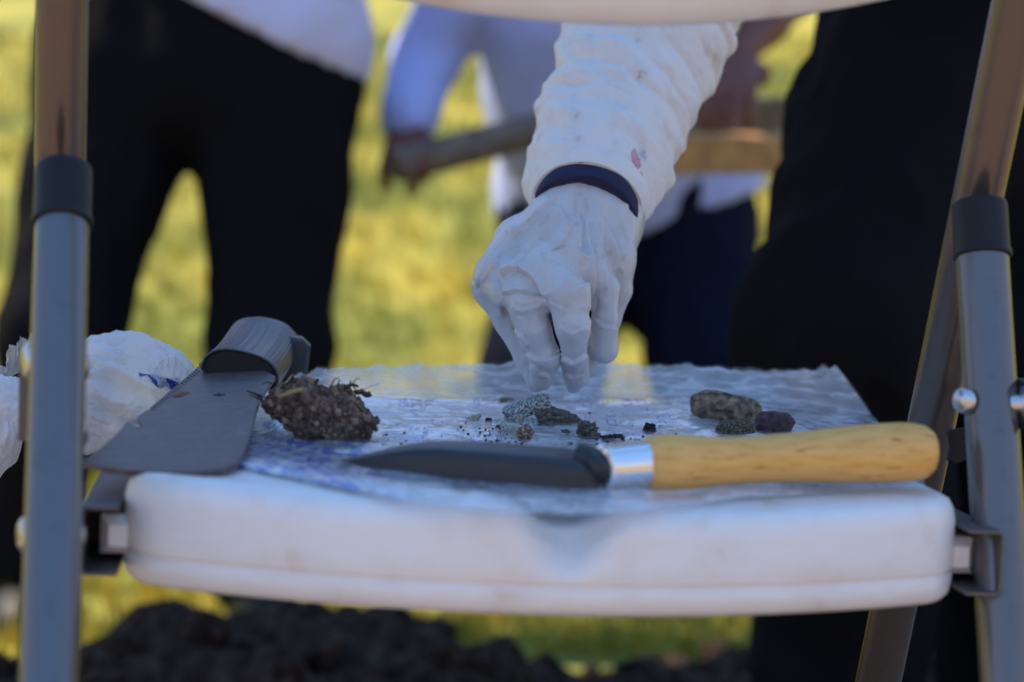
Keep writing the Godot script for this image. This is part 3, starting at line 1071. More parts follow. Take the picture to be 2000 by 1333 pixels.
func make_clod() -> void:
	var c := seat(622, 808, 0.0145)
	var root := thing("soil_clod", seat(622, 850), "rough brown clod of soil with roots sticking out, beside the machete", "soil clod")
	var n1 := fnoise(45.0, 51, 3)
	var n2 := fnoise(130.0, 52, 4)
	var n3 := fnoise(420.0, 53, 3)
	var nc := fnoise(260.0, 54, 2, FastNoiseLite.TYPE_CELLULAR)
	var x := seat_u * 0.0275 - seat_n * 0.0035
	var y := seat_n * 0.0140
	var z := seat_b * 0.022
	var outline := func(q: Vector3, p: Vector3) -> Vector3:
		var w := x * q.x + y * q.y + z * q.z
		var k := 1.0 + 0.13 * n1.get_noise_3dv(w + Vector3(0.3, 0, 0)) + 0.13 * n2.get_noise_3dv(w) + 0.05 * n3.get_noise_3dv(w) - 0.05 * nc.get_noise_3dv(w)
		q *= k
		if q.y > 0.0: q.y *= 1.0 - 0.22 * smoothstep(-0.35, -1.0, q.x) - 0.10 * exp(-pow((q.x - 0.15) / 0.18, 2.0))
		q.y += 0.10 * exp(-pow((q.x - 0.42) / 0.22, 2.0)) * smoothstep(0.2, 0.6, q.y) + 0.10 * exp(-pow((q.x + 0.30) / 0.2, 2.0)) * smoothstep(0.2, 0.6, q.y)
		if q.y < 0.0: q.y *= 1.0 - 0.40 * smoothstep(0.0, -0.95, q.x)
		if q.y > 0.0: q.y *= 1.0 - 0.60 * smoothstep(0.62, 1.0, q.x)
		if q.z > 0.0: q.z *= 1.0 - 0.4 * smoothstep(0.0, -1.0, q.x)
		return q
	put("clod_core", lump(c, x, y, z, 2.6, 0.06, 1.0, 6, 72, outline), M.clod, root)
	# crumbs stuck to it
	rng.seed = 77
	var mm := MultiMesh.new()
	mm.transform_format = MultiMesh.TRANSFORM_3D
	mm.use_colors = true
	mm.mesh = lump(Vector3.ZERO, Vector3.RIGHT, Vector3.UP, Vector3.BACK, 2.2, 0.45, 1.5, 9, 4)
	mm.instance_count = 1500
	for i in 1500:
		var p := Vector3(rng.randfn(), rng.randfn(), rng.randfn()).normalized()
		p.y = absf(p.y) if rng.randf() < 0.5 else p.y
		var q := p / pow(pow(absf(p.x), 2.6) + pow(absf(p.y), 2.6) + pow(absf(p.z), 2.6), 1.0 / 2.6)
		q = outline.call(q, p)
		var s := 0.00035 + 0.0019 * pow(rng.randf(), 5.0)
		mm.set_instance_transform(i, Transform3D(Basis(Vector3(rng.randf(), 1, rng.randf()).normalized(), rng.randf() * TAU).scaled(Vector3(s, s, s)), c + x * q.x + y * q.y + z * q.z - root.position))
		var tone := rng.randf()
		var col := Color(0.060, 0.036, 0.026).lerp(Color(0.28, 0.175, 0.122), tone * tone)
		if rng.randf() < 0.05: col = Color(0.3, 0.22, 0.15)
		mm.set_instance_color(i, col)
	var g := MultiMeshInstance3D.new()
	g.multimesh = mm
	g.material_override = M.crumb
	g.name = "soil_grains"
	root.add_child(g)
	tag(g, "", "", "", "stuff")
	var root_ := func(pts: Array, r0: float, r1: float, m: Material) -> void:
		var line := spline(pts, 12)
		var rr := PackedFloat32Array()
		for i in line.size(): rr.append(lerpf(r0, r1, i / 12.0))
		put("root", tube(line, rr, 8), m, root)
	var dz := sight(c).z
	root_.call([at(692, 790, dz - 0.01), at(705, 768, dz - 0.012), at(718, 757, dz - 0.012), at(741, 750, dz - 0.012)], 0.00025, 0.0001, M.root_dark)
	root_.call([at(690, 768, dz), at(706, 766, dz), at(716, 772, dz), at(724, 769, dz)], 0.0013, 0.0016, M.root_dark)
	root_.call([at(545, 776, dz - 0.022), at(560, 770, dz - 0.024), at(576, 764, dz - 0.022), at(590, 762, dz - 0.02)], 0.0009, 0.0013, M.root_pale)
	root_.call([at(562, 752, dz), at(568, 744, dz), at(572, 736, dz), at(574, 748, dz)], 0.0014, 0.0006, M.root_dark)
	root_.call([at(598, 750, dz), at(606, 742, dz), at(614, 746, dz), at(622, 741, dz)], 0.0009, 0.0007, M.root_dark)
	root_.call([at(672, 758, dz - 0.006), at(688, 752, dz - 0.006), at(700, 756, dz - 0.006)], 0.0013, 0.0006, M.root_dark)
	root_.call([at(510, 775, dz - 0.005), at(496, 769, dz - 0.01), at(482, 764, dz - 0.012)], 0.0009, 0.0004, M.root_dark)
	root_.call([at(512, 782, dz - 0.005), at(498, 776, dz - 0.012), at(486, 771, dz - 0.014)], 0.0008, 0.0003, M.root_dark)
	root_.call([at(715, 835, dz - 0.012), at(722, 850, dz - 0.014), at(718, 862, dz - 0.014)], 0.002, 0.0007, M.root_dark)
	for i in 26:
		var px := rng.randf_range(530, 705)
		var p := at(px, rng.randf_range(748, 790), dz - 0.012)
		var q := p + Vector3(rng.randf_range(-0.006, 0.006), rng.randf_range(-0.002, 0.003), rng.randf_range(-0.006, 0.006))
		root_.call([p, p.lerp(q, 0.5) + Vector3(0, 0.0015, 0), q], 0.0005, 0.0002, M.root_dark if i % 4 else M.root_pale)

func make_finds() -> void:
	var grp := "bone and stone fragments laid out on the plastic"
	var hollow := func(q: Vector3, _p: Vector3) -> Vector3:
		if q.y > 0.0: q.y = q.y * 0.55 - 0.75 * maxf(0.0, 0.75 - q.x * q.x - q.z * q.z)
		return q
	var round_bar := func(q: Vector3, p: Vector3) -> Vector3:
		var k := pow(pow(absf(p.x), 4.0) + pow(p.y * p.y + p.z * p.z, 2.0), 1.0 / 4.0)
		return p / k * (q.length() / (p / pow(pow(absf(p.x), 3.6) + pow(absf(p.y), 3.6) + pow(absf(p.z), 3.6), 1.0 / 3.6)).length()) * (1.0 - 0.10 * p.x)
	find("bone_fragment", Vector2(1031, 796), Vector3(13.5, 4.0, 6.0), 0.35, M.speckled, "long grey black-speckled bone fragment, under the gloved fingertip", "bone fragment", grp, 4.5, 0.18, 3, 16, 0.30, 0.005)
	find("bone_fragment", Vector2(1000, 806), Vector3(4.2, 5.2, 5.0), 0.3, M.pale_bone, "smooth pale grey knob-like fragment, against the left end of the speckled one", "bone fragment", grp, 2.6, 0.2, 4, 10, 0.2)
	find("bone_fragment", Vector2(990, 786), Vector3(5.2, 2.4, 4.0), -0.2, M.brown_bone, "small brown fragment, lying behind the long speckled bone", "bone fragment", grp, 2.6, 0.3, 5, 10)
	find("stone", Vector2(1090, 820), Vector3(11.5, 4.8, 7.5), -0.35, M.dark_stone, "dark brown angular stone, right of the speckled bone", "stone", grp, 3.6, 0.4, 17, 16, -0.18)
	find("bone_fragment", Vector2(924, 817), Vector3(6.0, 1.9, 2.6), 0.85, M.shell, "curled beige sliver, leftmost of the finds below the hand", "bone fragment", grp, 2.2, 0.35, 7, 12, 0.25, 0.001, hollow)
	find("bone_fragment", Vector2(982, 824), Vector3(5.4, 1.0, 2.2), -0.1, M.greenish, "thin flat greenish sliver, behind the squarish speckled piece", "bone fragment", grp, 4.0, 0.2, 8, 8)
	find("bone_fragment", Vector2(998, 841), Vector3(5.6, 3.6, 4.4), -0.12, M.speckled_fine, "squarish pale grey speckled fragment, beside the hollow brown one", "bone fragment", grp, 5.0, 0.2, 9, 14, -0.06)
	find("bone_fragment", Vector2(1026, 846), Vector3(8.2, 3.4, 4.0), 1.35, M.burnt_shell, "hollow brown burnt fragment with a pale rim, foremost of the finds", "bone fragment", grp, 2.4, 0.25, 10, 16, 0.25, 0.0015, hollow)
	find("bone_fragment", Vector2(1014, 822), Vector3(4.4, 2.2, 2.2), 1.2, M.shell, "small pinkish beige chip, standing between the two speckled pieces", "bone fragment", grp, 2.4, 0.3, 11, 8, 0.5)
	find("bone_fragment", Vector2(1053, 836), Vector3(4.6, 0.8, 1.3), 0.15, M.pale_bone, "tiny pale splinter, right of the hollow brown fragment", "bone fragment", grp, 3.0, 0.3, 12, 8)
	find("soil_crumb", Vector2(954, 823), Vector3(1.9, 1.7, 1.8), 0.0, M.black_soil, "round black soil crumb, left of the flat greenish sliver", "soil crumb", "soil crumbs on the plastic", 2.2, 0.4, 13, 8)
	find("soil_crumb", Vector2(974, 837), Vector3(2.0, 1.7, 1.8), 0.0, M.brown_soil, "reddish brown crumb, touching the squarish fragment's left side", "soil crumb", "soil crumbs on the plastic", 2.2, 0.4, 14, 8)
	find("soil_crumb", Vector2(1148, 843), Vector3(5.6, 4.4, 4.6), 0.4, M.dark_stone, "large brown pitted soil crumb, right of the dark stone", "soil crumb", "soil crumbs on the plastic", 2.2, 0.7, 15, 16, -0.3)
	find("soil_crumb", Vector2(1160, 853), Vector3(3.4, 2.4, 3.0), 0.4, M.dark_stone, "brown soil crumb, in front of the large pitted one", "soil crumb", "soil crumbs on the plastic", 2.2, 0.6, 16, 12)
	find("soil_crumb", Vector2(1105, 845), Vector3(2.2, 1.5, 1.8), 0.2, M.brown_soil, "small red-brown crumb, below the dark angular stone", "soil crumb", "soil crumbs on the plastic", 2.2, 0.5, 18, 8)
	find("soil_crumb", Vector2(1269, 838), Vector3(3.4, 2.9, 3.0), 0.2, M.black_soil, "black soil lump, behind the narrow start of the wooden handle", "soil crumb", "soil crumbs on the plastic", 2.2, 0.6, 19, 12)
	find("soil_crumb", Vector2(1291, 834), Vector3(1.5, 1.1, 1.3), 0.2, M.black_soil, "tiny black crumb, just right of the black soil lump", "soil crumb", "soil crumbs on the plastic", 2.2, 0.6, 20, 6)
	find("soil_crumb", Vector2(1114, 868), Vector3(1.4, 1.0, 1.2), 0.2, M.black_soil, "tiny black crumb, nearest to the trowel's blade", "soil crumb", "soil crumbs on the plastic", 2.2, 0.5, 21, 6)
	find("soil_crumb", Vector2(1188, 858), Vector3(3.4, 2.0, 2.4), 0.2, M.black_soil, "dark crumbly soil bit, left one of the pair behind the ferrule", "soil crumb", "soil crumbs on the plastic", 2.2, 0.9, 22, 14)
	find("soil_crumb", Vector2(1208, 858), Vector3(3.4, 2.1, 2.4), 0.8, M.black_soil, "dark crumbly soil bit, right one of the pair behind the ferrule", "soil crumb", "soil crumbs on the plastic", 2.2, 0.9, 23, 14)
	find("stone", Vector2(1424, 799), Vector3(20.5, 8.6, 8.6), -0.72, M.mossy, "big brown cylindrical stone with a rounded end, behind the wooden handle", "stone", grp, 3.6, 0.10, 24, 22, -0.05, 0.0, round_bar)
	find("stone", Vector2(1436, 838), Vector3(11.0, 4.8, 6.0), 0.35, M.mossy_dark, "dark pitted stone wedge, in front of the big cylindrical stone", "stone", grp, 2.6, 0.3, 25, 16, 0.12)
	find("stone", Vector2(1512, 828), Vector3(10.5, 6.4, 8.0), 0.0, M.purple_stone, "smooth purple-brown stone, right of the big cylindrical stone", "stone", grp, 2.6, 0.2, 26, 16)
	# scattered grains of soil
	rng.seed = 123
	var mm := MultiMesh.new()
	mm.transform_format = MultiMesh.TRANSFORM_3D
	mm.mesh = lump(Vector3.ZERO, Vector3.RIGHT, Vector3.UP, Vector3.BACK, 2.2, 0.5, 1.5, 3, 3)
	var spots := []
	for i in 420:
		var p: Vector2
		var r := rng.randf()
		if r < 0.45: p = Vector2(rng.randfn(990, 34), rng.randfn(866, 10))
		elif r < 0.6: p = Vector2(rng.randfn(945, 30), rng.randfn(848, 10))
		elif r < 0.8: p = Vector2(rng.randfn(1205, 32), rng.randfn(859, 5))
		elif r < 0.9: p = Vector2(rng.randfn(740, 26), rng.randfn(862, 6))
		else: p = Vector2(rng.randf_range(760, 1330), rng.randf_range(800, 875))
		if p.y < 880: spots.append(p)
	mm.instance_count = spots.size()
	for i in spots.size():
		var s := 0.00018 + 0.0007 * pow(rng.randf(), 4.0)
		mm.set_instance_transform(i, Transform3D(Basis(Vector3.UP, rng.randf() * TAU).scaled(Vector3(s, s * 0.8, s)), seat(spots[i].x, spots[i].y, 0.0045)))
	var o := MultiMeshInstance3D.new()
	o.multimesh = mm
	o.material_override = M.black_soil
	o.name = "soil_grains"
	add_child(o)
	tag(o, "fine dark soil grains scattered over the clear plastic", "soil", "", "stuff")

# ------------------------------------------------------------------ people
func cap(x0: float, y0: float, d0: float, x1: float, y1: float, d1: float, r0: float, r1: float, k := 0.004) -> Array:   # radii in pixels at that depth
	return [at(x0, y0, d0), at(x1, y1, d1), r0 * d0 / FPX, r1 * d1 / FPX, k]

func hand(out: Array, wrist: Vector3, dir: Vector3, palm_n: Vector3, thumb_side: Vector3, curl: float) -> void:
	var side := thumb_side.normalized()
	var knuckle := wrist + dir * 0.085
	for i in 4:
		var off := side * (0.033 - i * 0.022)
		out.append([wrist + off * 0.4, knuckle + off, 0.017, 0.0125, 0.012])
		var p := knuckle + off
		var d := dir
		var l: float = [0.042, 0.047, 0.043, 0.033][i]
		for s in 3:
			d = (d * cos(curl) + palm_n * sin(curl)).normalized() if s == 0 else (d.rotated(side, 0.0) * cos(curl) + palm_n * sin(curl)).normalized()
			var pn := palm_n
			var q := p + d * l
			out.append([p, q, 0.0098 - s * 0.0008, 0.0092 - s * 0.0009, 0.003])
			p = q
			l *= 0.7
			palm_n = (pn - d * pn.dot(d)).normalized()
	var t0 := wrist + side * 0.02 + dir * 0.02
	var t1 := t0 + side * 0.028 + dir * 0.03 + palm_n * 0.012
	out.append([t0, t1, 0.016, 0.012, 0.01])
	out.append([t1, t1 + dir * 0.032 + palm_n * 0.02, 0.011, 0.0085, 0.003])

func head(out: Array, c: Vector3, face: Vector3) -> void:
	var up := Vector3.UP
	var s := face.cross(up).normalized()
	out.append([c + up * 0.03 - face * 0.015, c + up * 0.035 + face * 0.01, 0.092, 0.088, 0.03])
	out.append([c - up * 0.01 + face * 0.02, c - up * 0.075 + face * 0.055, 0.07, 0.04, 0.03])
	out.append([c + face * 0.092 + up * 0.012, c + face * 0.11 - up * 0.02, 0.010, 0.014, 0.012])
	for k in [-1.0, 1.0]:
		out.append([c + s * 0.083 * k + up * 0.01, c + s * 0.084 * k - up * 0.03, 0.016, 0.012, 0.006])
		out.append([c + face * 0.083 + s * 0.032 * k + up * 0.02, c + face * 0.083 + s * 0.030 * k + up * 0.02, 0.014, 0.014, 0.006])
	out.append([c + face * 0.088 - up * 0.052 - s * 0.02, c + face * 0.088 - up * 0.052 + s * 0.02, 0.010, 0.010, 0.006])

func shifted(prims: Array, by: float) -> Array:
	var out := []
	for p in prims: out.append([p[0], p[1], p[2] + by, p[3] + by, p[4]])
	return out

var fold_noise := fnoise(9.0, 61, 3, FastNoiseLite.TYPE_SIMPLEX_SMOOTH, FastNoiseLite.FRACTAL_RIDGED)
func folds(amount: float, squash := Vector3(1, 0.45, 1)) -> Callable:
	return func(p: Vector3, d: float) -> float: return d - amount * fold_noise.get_noise_3dv(p * squash)

func person(called: String, label: String, hips: Array, knees: Array, ankles: Array, rad: Array, chest: Vector3, neck: Vector3, head_c: Vector3, face: Vector3, arms: Array, trousers: Material, shirt: Material, skin: Material, hem: Plane, sleeve_end: Array, hands: Array) -> Node3D:
	var pelvis: Vector3 = (hips[0] + hips[1]) * 0.5
	var root := thing(called, Vector3(pelvis.x, ground_y(pelvis.x, pelvis.z), pelvis.z), label, "person")
	var leg_p := []
	leg_p.append([hips[0], hips[1], rad[0] * 0.98, rad[0] * 0.98, 0.05])
	leg_p.append([pelvis, pelvis.lerp(chest, 0.35), rad[0] * 1.08, rad[0] * 0.98, 0.06])
	leg_p.append([hips[0].lerp(chest, 0.2), hips[1].lerp(chest, 0.2), rad[0], rad[0], 0.05])
	for i in 2:
		limb(leg_p, [hips[i], hips[i].lerp(knees[i], 0.45), knees[i], knees[i].lerp(ankles[i], 0.4), ankles[i]], [rad[0], rad[1], rad[2], rad[3], rad[4]], 0.04)
	var top_p := []
	top_p.append([pelvis.lerp(chest, 0.12), pelvis.lerp(chest, 0.6), rad[0] * 1.22, rad[5], 0.06])
	top_p.append([pelvis.lerp(chest, 0.6), chest, rad[5], rad[5] * 0.95, 0.06])
	for a in arms:
		top_p.append([chest.lerp(neck, 0.55), a[0], 0.085, 0.066, 0.06])
	var sleeves := []
	for i in arms.size():
		var a: Array = arms[i]
		var e: float = sleeve_end[i]
		limb(sleeves, [a[0], a[0].lerp(a[1], minf(e, 1.0))], [0.066, lerpf(0.066, 0.053, minf(e, 1.0))], 0.03)
		if e > 1.0: limb(sleeves, [a[1], a[1].lerp(a[2], e - 1.0)], [0.053, 0.044], 0.02)
	var skin_p := []
	skin_p.append_array(shifted(leg_p, -0.022))
	skin_p.append_array(shifted(top_p, -0.02))
	for a in arms:
		limb(skin_p, [a[0], a[0].lerp(a[1], 0.5), a[1], a[1].lerp(a[2], 0.4), a[2]], [0.052, 0.047, 0.040, 0.039, 0.028], 0.02)
	limb(skin_p, [chest.lerp(neck, 0.7), neck, head_c], [0.075, 0.055, 0.056], 0.03)
	var head_p := []
	head(head_p, head_c, face)
	var parts := [nets(skin_p, 0.014)]
	parts.append(nets(head_p, 0.007))
	for h in hands:
		var hp := []
		hand(hp, h[0], h[1], h[2], h[3], h[4])
		parts.append(nets(hp, 0.005))
	put("body", weld(parts), skin, root)
	put("trousers", nets(leg_p, 0.013, folds(0.010)), trousers, root)
	var shirt_p := top_p + sleeves
	shirt_p.append([hips[0] + Vector3.UP * 0.05, hips[1] + Vector3.UP * 0.05, rad[0] * 1.16, rad[0] * 1.16, 0.06])
	put("shirt", nets(shirt_p, 0.013, func(p: Vector3, d: float) -> float: return maxf(d - 0.009 * fold_noise.get_noise_3dv(p * Vector3(0.8, 0.5, 0.8)), hem.distance_to(p))), shirt, root)
	var cap_p := [[head_c + Vector3.UP * 0.045 - face * 0.022, head_c + Vector3.UP * 0.05 - face * 0.005, 0.098, 0.092, 0.02], [head_c - face * 0.05, head_c + Vector3.UP * 0.02 - face * 0.04, 0.066, 0.07, 0.02]]
	put("hair", nets(cap_p, 0.01), M.hair, root)
	for i in 2:
		var an: Vector3 = ankles[i]
		var gy := ground_y(an.x, an.z)
		var toe := (face * Vector3(1, 0, 1)).normalized()
		var bp := [[an, Vector3(an.x, gy + 0.06, an.z), 0.058, 0.05, 0.02], [Vector3(an.x, gy + 0.045, an.z) - toe * 0.04, Vector3(an.x, gy + 0.04, an.z) + toe * 0.16, 0.045, 0.04, 0.03]]
		put("boot", nets(bp, 0.01, func(p: Vector3, d: float) -> float: return maxf(d, gy + 0.002 - p.y)), M.boot, root)
	return root

var creases := [
	[[1074, 396], [1040, 430], [1000, 462], [0.0016, 9.0]],
	[[1010, 452], [975, 500], [946, 548], [0.0016, 9.0]],
	[[992, 470], [955, 512], [934, 560], [0.0010, 7.0]],
	[[1066, 498], [1100, 486], [1126, 487], [1142, 500], [0.0022, 8.0]],
	[[1132, 420], [1138, 450], [1136, 484], [0.0018, 7.0]],
	[[1062, 578], [1040, 545], [1012, 526], [984, 532], [0.0022, 9.0]],
	[[1058, 577], [1036, 572], [1012, 568], [986, 574], [0.0016, 7.0]],
	[[968, 548], [974, 580], [984, 612], [0.0020, 8.0]],
	[[1148, 440], [1156, 490], [1164, 540], [1158, 600], [0.0018, 10.0]],
	[[1180, 430], [1200, 470], [1214, 520], [0.0014, 8.0]],
	[[1228, 400], [1232, 450], [1222, 500], [0.0008, 7.0]],
	[[1030, 692], [1050, 702], [1072, 700], [1092, 692], [0.0014, 6.0]],
	[[1044, 716], [1054, 730], [1070, 734], [0.0010, 6.0]],
	[[1104, 700], [1120, 708], [1142, 694], [0.0014, 6.0]],
	[[1160, 620], [1180, 636], [1202, 640], [0.0012, 6.0]],
	[[1076, 592], [1094, 600], [1104, 606], [0.0006, 4.0]],
	[[1096, 520], [1112, 530], [1124, 540], [0.0006, 5.0]],
	[[1016, 620], [1034, 628], [1046, 618], [0.0010, 6.0]],
	[[1000, 640], [1018, 655], [1030, 672], [0.0008, 6.0]],
	[[1108, 730], [1120, 738], [1134, 734], [0.0010, 6.0]],
	[[1086, 420], [1060, 452], [1030, 486], [1000, 530], [0.0010, 8.0]],
	[[1120, 440], [1104, 470], [1074, 496], [0.0012, 7.0]],
	[[1210, 440], [1222, 476], [1220, 530], [0.0012, 7.0]],
	[[1166, 440], [1184, 500], [1190, 560], [0.0012, 7.0]],
	[[1004, 598], [1020, 606], [1050, 596], [0.0010, 6.0]],
	[[1090, 560], [1112, 566], [1146, 552], [0.0010, 7.0]],
	[[1100, 640], [1120, 650], [1142, 640], [0.0008, 6.0]],
	[[1096, 404], [1112, 432], [1132, 452], [0.0008, 8.0]],
	[[1010, 480], [1050, 470], [1090, 478], [0.0006, 9.0]],
	[[1170, 408], [1178, 450], [1176, 500], [0.0009, 8.0]],
]
var glove_noise := fnoise(60.0, 71, 3)
var glove_facets := facets(34.0, 73)
var glove_ridge := fnoise(30.0, 72, 3, FastNoiseLite.TYPE_SIMPLEX_SMOOTH, FastNoiseLite.FRACTAL_RIDGED)
var crease_lines := []                                 # [box, amplitude, width, [a, ab, length] ...]
func crease_at(q: Vector2) -> float:
	if crease_lines.is_empty():
		for c in creases:
			var last: int = c.size() - 1
			var amp: float = c[last][0]
			var w: float = c[last][1]
			var r := Rect2(c[0][0], c[0][1], 0, 0)
			var segs := []
			for i in last:
				r = r.expand(Vector2(c[i][0], c[i][1]))
				if i < last - 1:
					var a := Vector2(c[i][0], c[i][1])
					var ab := Vector2(c[i + 1][0], c[i + 1][1]) - a
					segs.append([a, ab.normalized(), ab.length()])
			crease_lines.append([r.grow(w * 5.0), amp, w, segs])
	var sum := 0.0
	for c in crease_lines:
		if not (c[0] as Rect2).has_point(q): continue
		var w: float = c[2]
		var segs: Array = c[3]
		var best := 1e9
		var side := 0.0
		var over := 0.0
		for i in segs.size():
			var d: Vector2 = q - segs[i][0]
			var u: Vector2 = segs[i][1]
			var len: float = segs[i][2]
			var along := d.dot(u)
			var s := d.cross(u)
			var out := maxf(0.0, maxf(-along, along - len))
			var dist := s * s + out * out
			if dist < best:
				best = dist
				side = s
				over = out if (i == 0 and along < 0.0) or (i == segs.size() - 1 and along > len) else 0.0
		var m := absf(side)
		if m > w * 5.0: continue
		var fade := exp(-pow(over / (w * 0.8), 2.0))
		sum -= 1.7 * c[1] * fade * lerpf(exp(-m / (w * 1.7)), -0.6 * exp(-m / (w * 1.1)), smoothstep(-0.42 * w, 0.42 * w, side))
	return sum

func make_glove_prims() -> Array:
	var e := 0.045
	var p := []
	p.append(cap(1178, 310, 1.275, 1146, 412, 1.222, 80, 86, 0.02))
	p.append(cap(1124, 422, 1.165 + e, 968, 528, 1.128 + e, 62, 36, 0.02))
	p.append(cap(1128, 424, 1.165 + e, 1052, 540, 1.112 + e, 70, 42, 0.02))
	p.append(cap(1158, 426, 1.167 + e, 1130, 530, 1.118 + e, 68, 40, 0.02))
	p.append(cap(1182, 424, 1.17 + e, 1198, 508, 1.143 + e, 58, 36, 0.02))
	p.append(cap(1180, 430, 1.175 + e, 1060, 560, 1.145 + e, 50, 50, 0.02))
	# thumb, behind
	p.append(cap(1010, 470, 1.165 + e, 962, 562, 1.152 + e, 46, 38, 0.012))
	p.append(cap(962, 562, 1.152 + e, 998, 628, 1.155 + e, 38, 31, 0.006))
	p.append(cap(998, 628, 1.155 + e, 1032, 700, 1.15 + e, 31, 26, 0.004))
	p.append(cap(1032, 700, 1.15 + e, 1046, 752, 1.142 + e, 25, 17, 0.004))
	# index
	p.append(cap(975, 545, 1.122 + e, 1026, 590, 1.100 + e, 40, 35, 0.008))
	p.append(cap(1024, 590, 1.104 + e, 1042, 645, 1.102 + e, 36, 34, 0.002))
	p.append(cap(1042, 645, 1.102 + e, 1064, 698, 1.108 + e, 34, 30, 0.002))
	p.append(cap(1066, 698, 1.105 + e, 1059, 736, 1.118 + e, 30, 24, 0.002))
	p.append(cap(1059, 736, 1.118 + e, 1048, 762, 1.126 + e, 22, 8, 0.004))
	# middle
	p.append(cap(1056, 542, 1.110 + e, 1106, 575, 1.092 + e, 44, 41, 0.008))
	p.append(cap(1108, 575, 1.092 + e, 1118, 640, 1.090 + e, 40, 34, 0.002))
	p.append(cap(1118, 640, 1.090 + e, 1122, 690, 1.098 + e, 34, 25, 0.002))
	p.append(cap(1122, 700, 1.112 + e, 1126, 735, 1.126 + e, 27, 25, 0.002))
	p.append(cap(1126, 735, 1.126 + e, 1121, 756, 1.13 + e, 23, 14, 0.003))
	# ring
	p.append(cap(1135, 525, 1.118 + e, 1180, 562, 1.120 + e, 38, 30, 0.008))
	p.append(cap(1183, 562, 1.122 + e, 1181, 625, 1.119 + e, 29, 25, 0.002))
	p.append(cap(1181, 625, 1.119 + e, 1181, 684, 1.122 + e, 26, 28, 0.002))
	p.append(cap(1158, 690, 1.135 + e, 1150, 720, 1.135 + e, 20, 14, 0.002))
	# little finger, curled under
	p.append(cap(1198, 508, 1.143 + e, 1208, 566, 1.146 + e, 36, 27, 0.010))
	p.append(cap(1208, 566, 1.146 + e, 1190, 628, 1.15 + e, 26, 22, 0.003))
	p.append(cap(1190, 628, 1.15 + e, 1160, 668, 1.155 + e, 22, 18, 0.003))
	return p

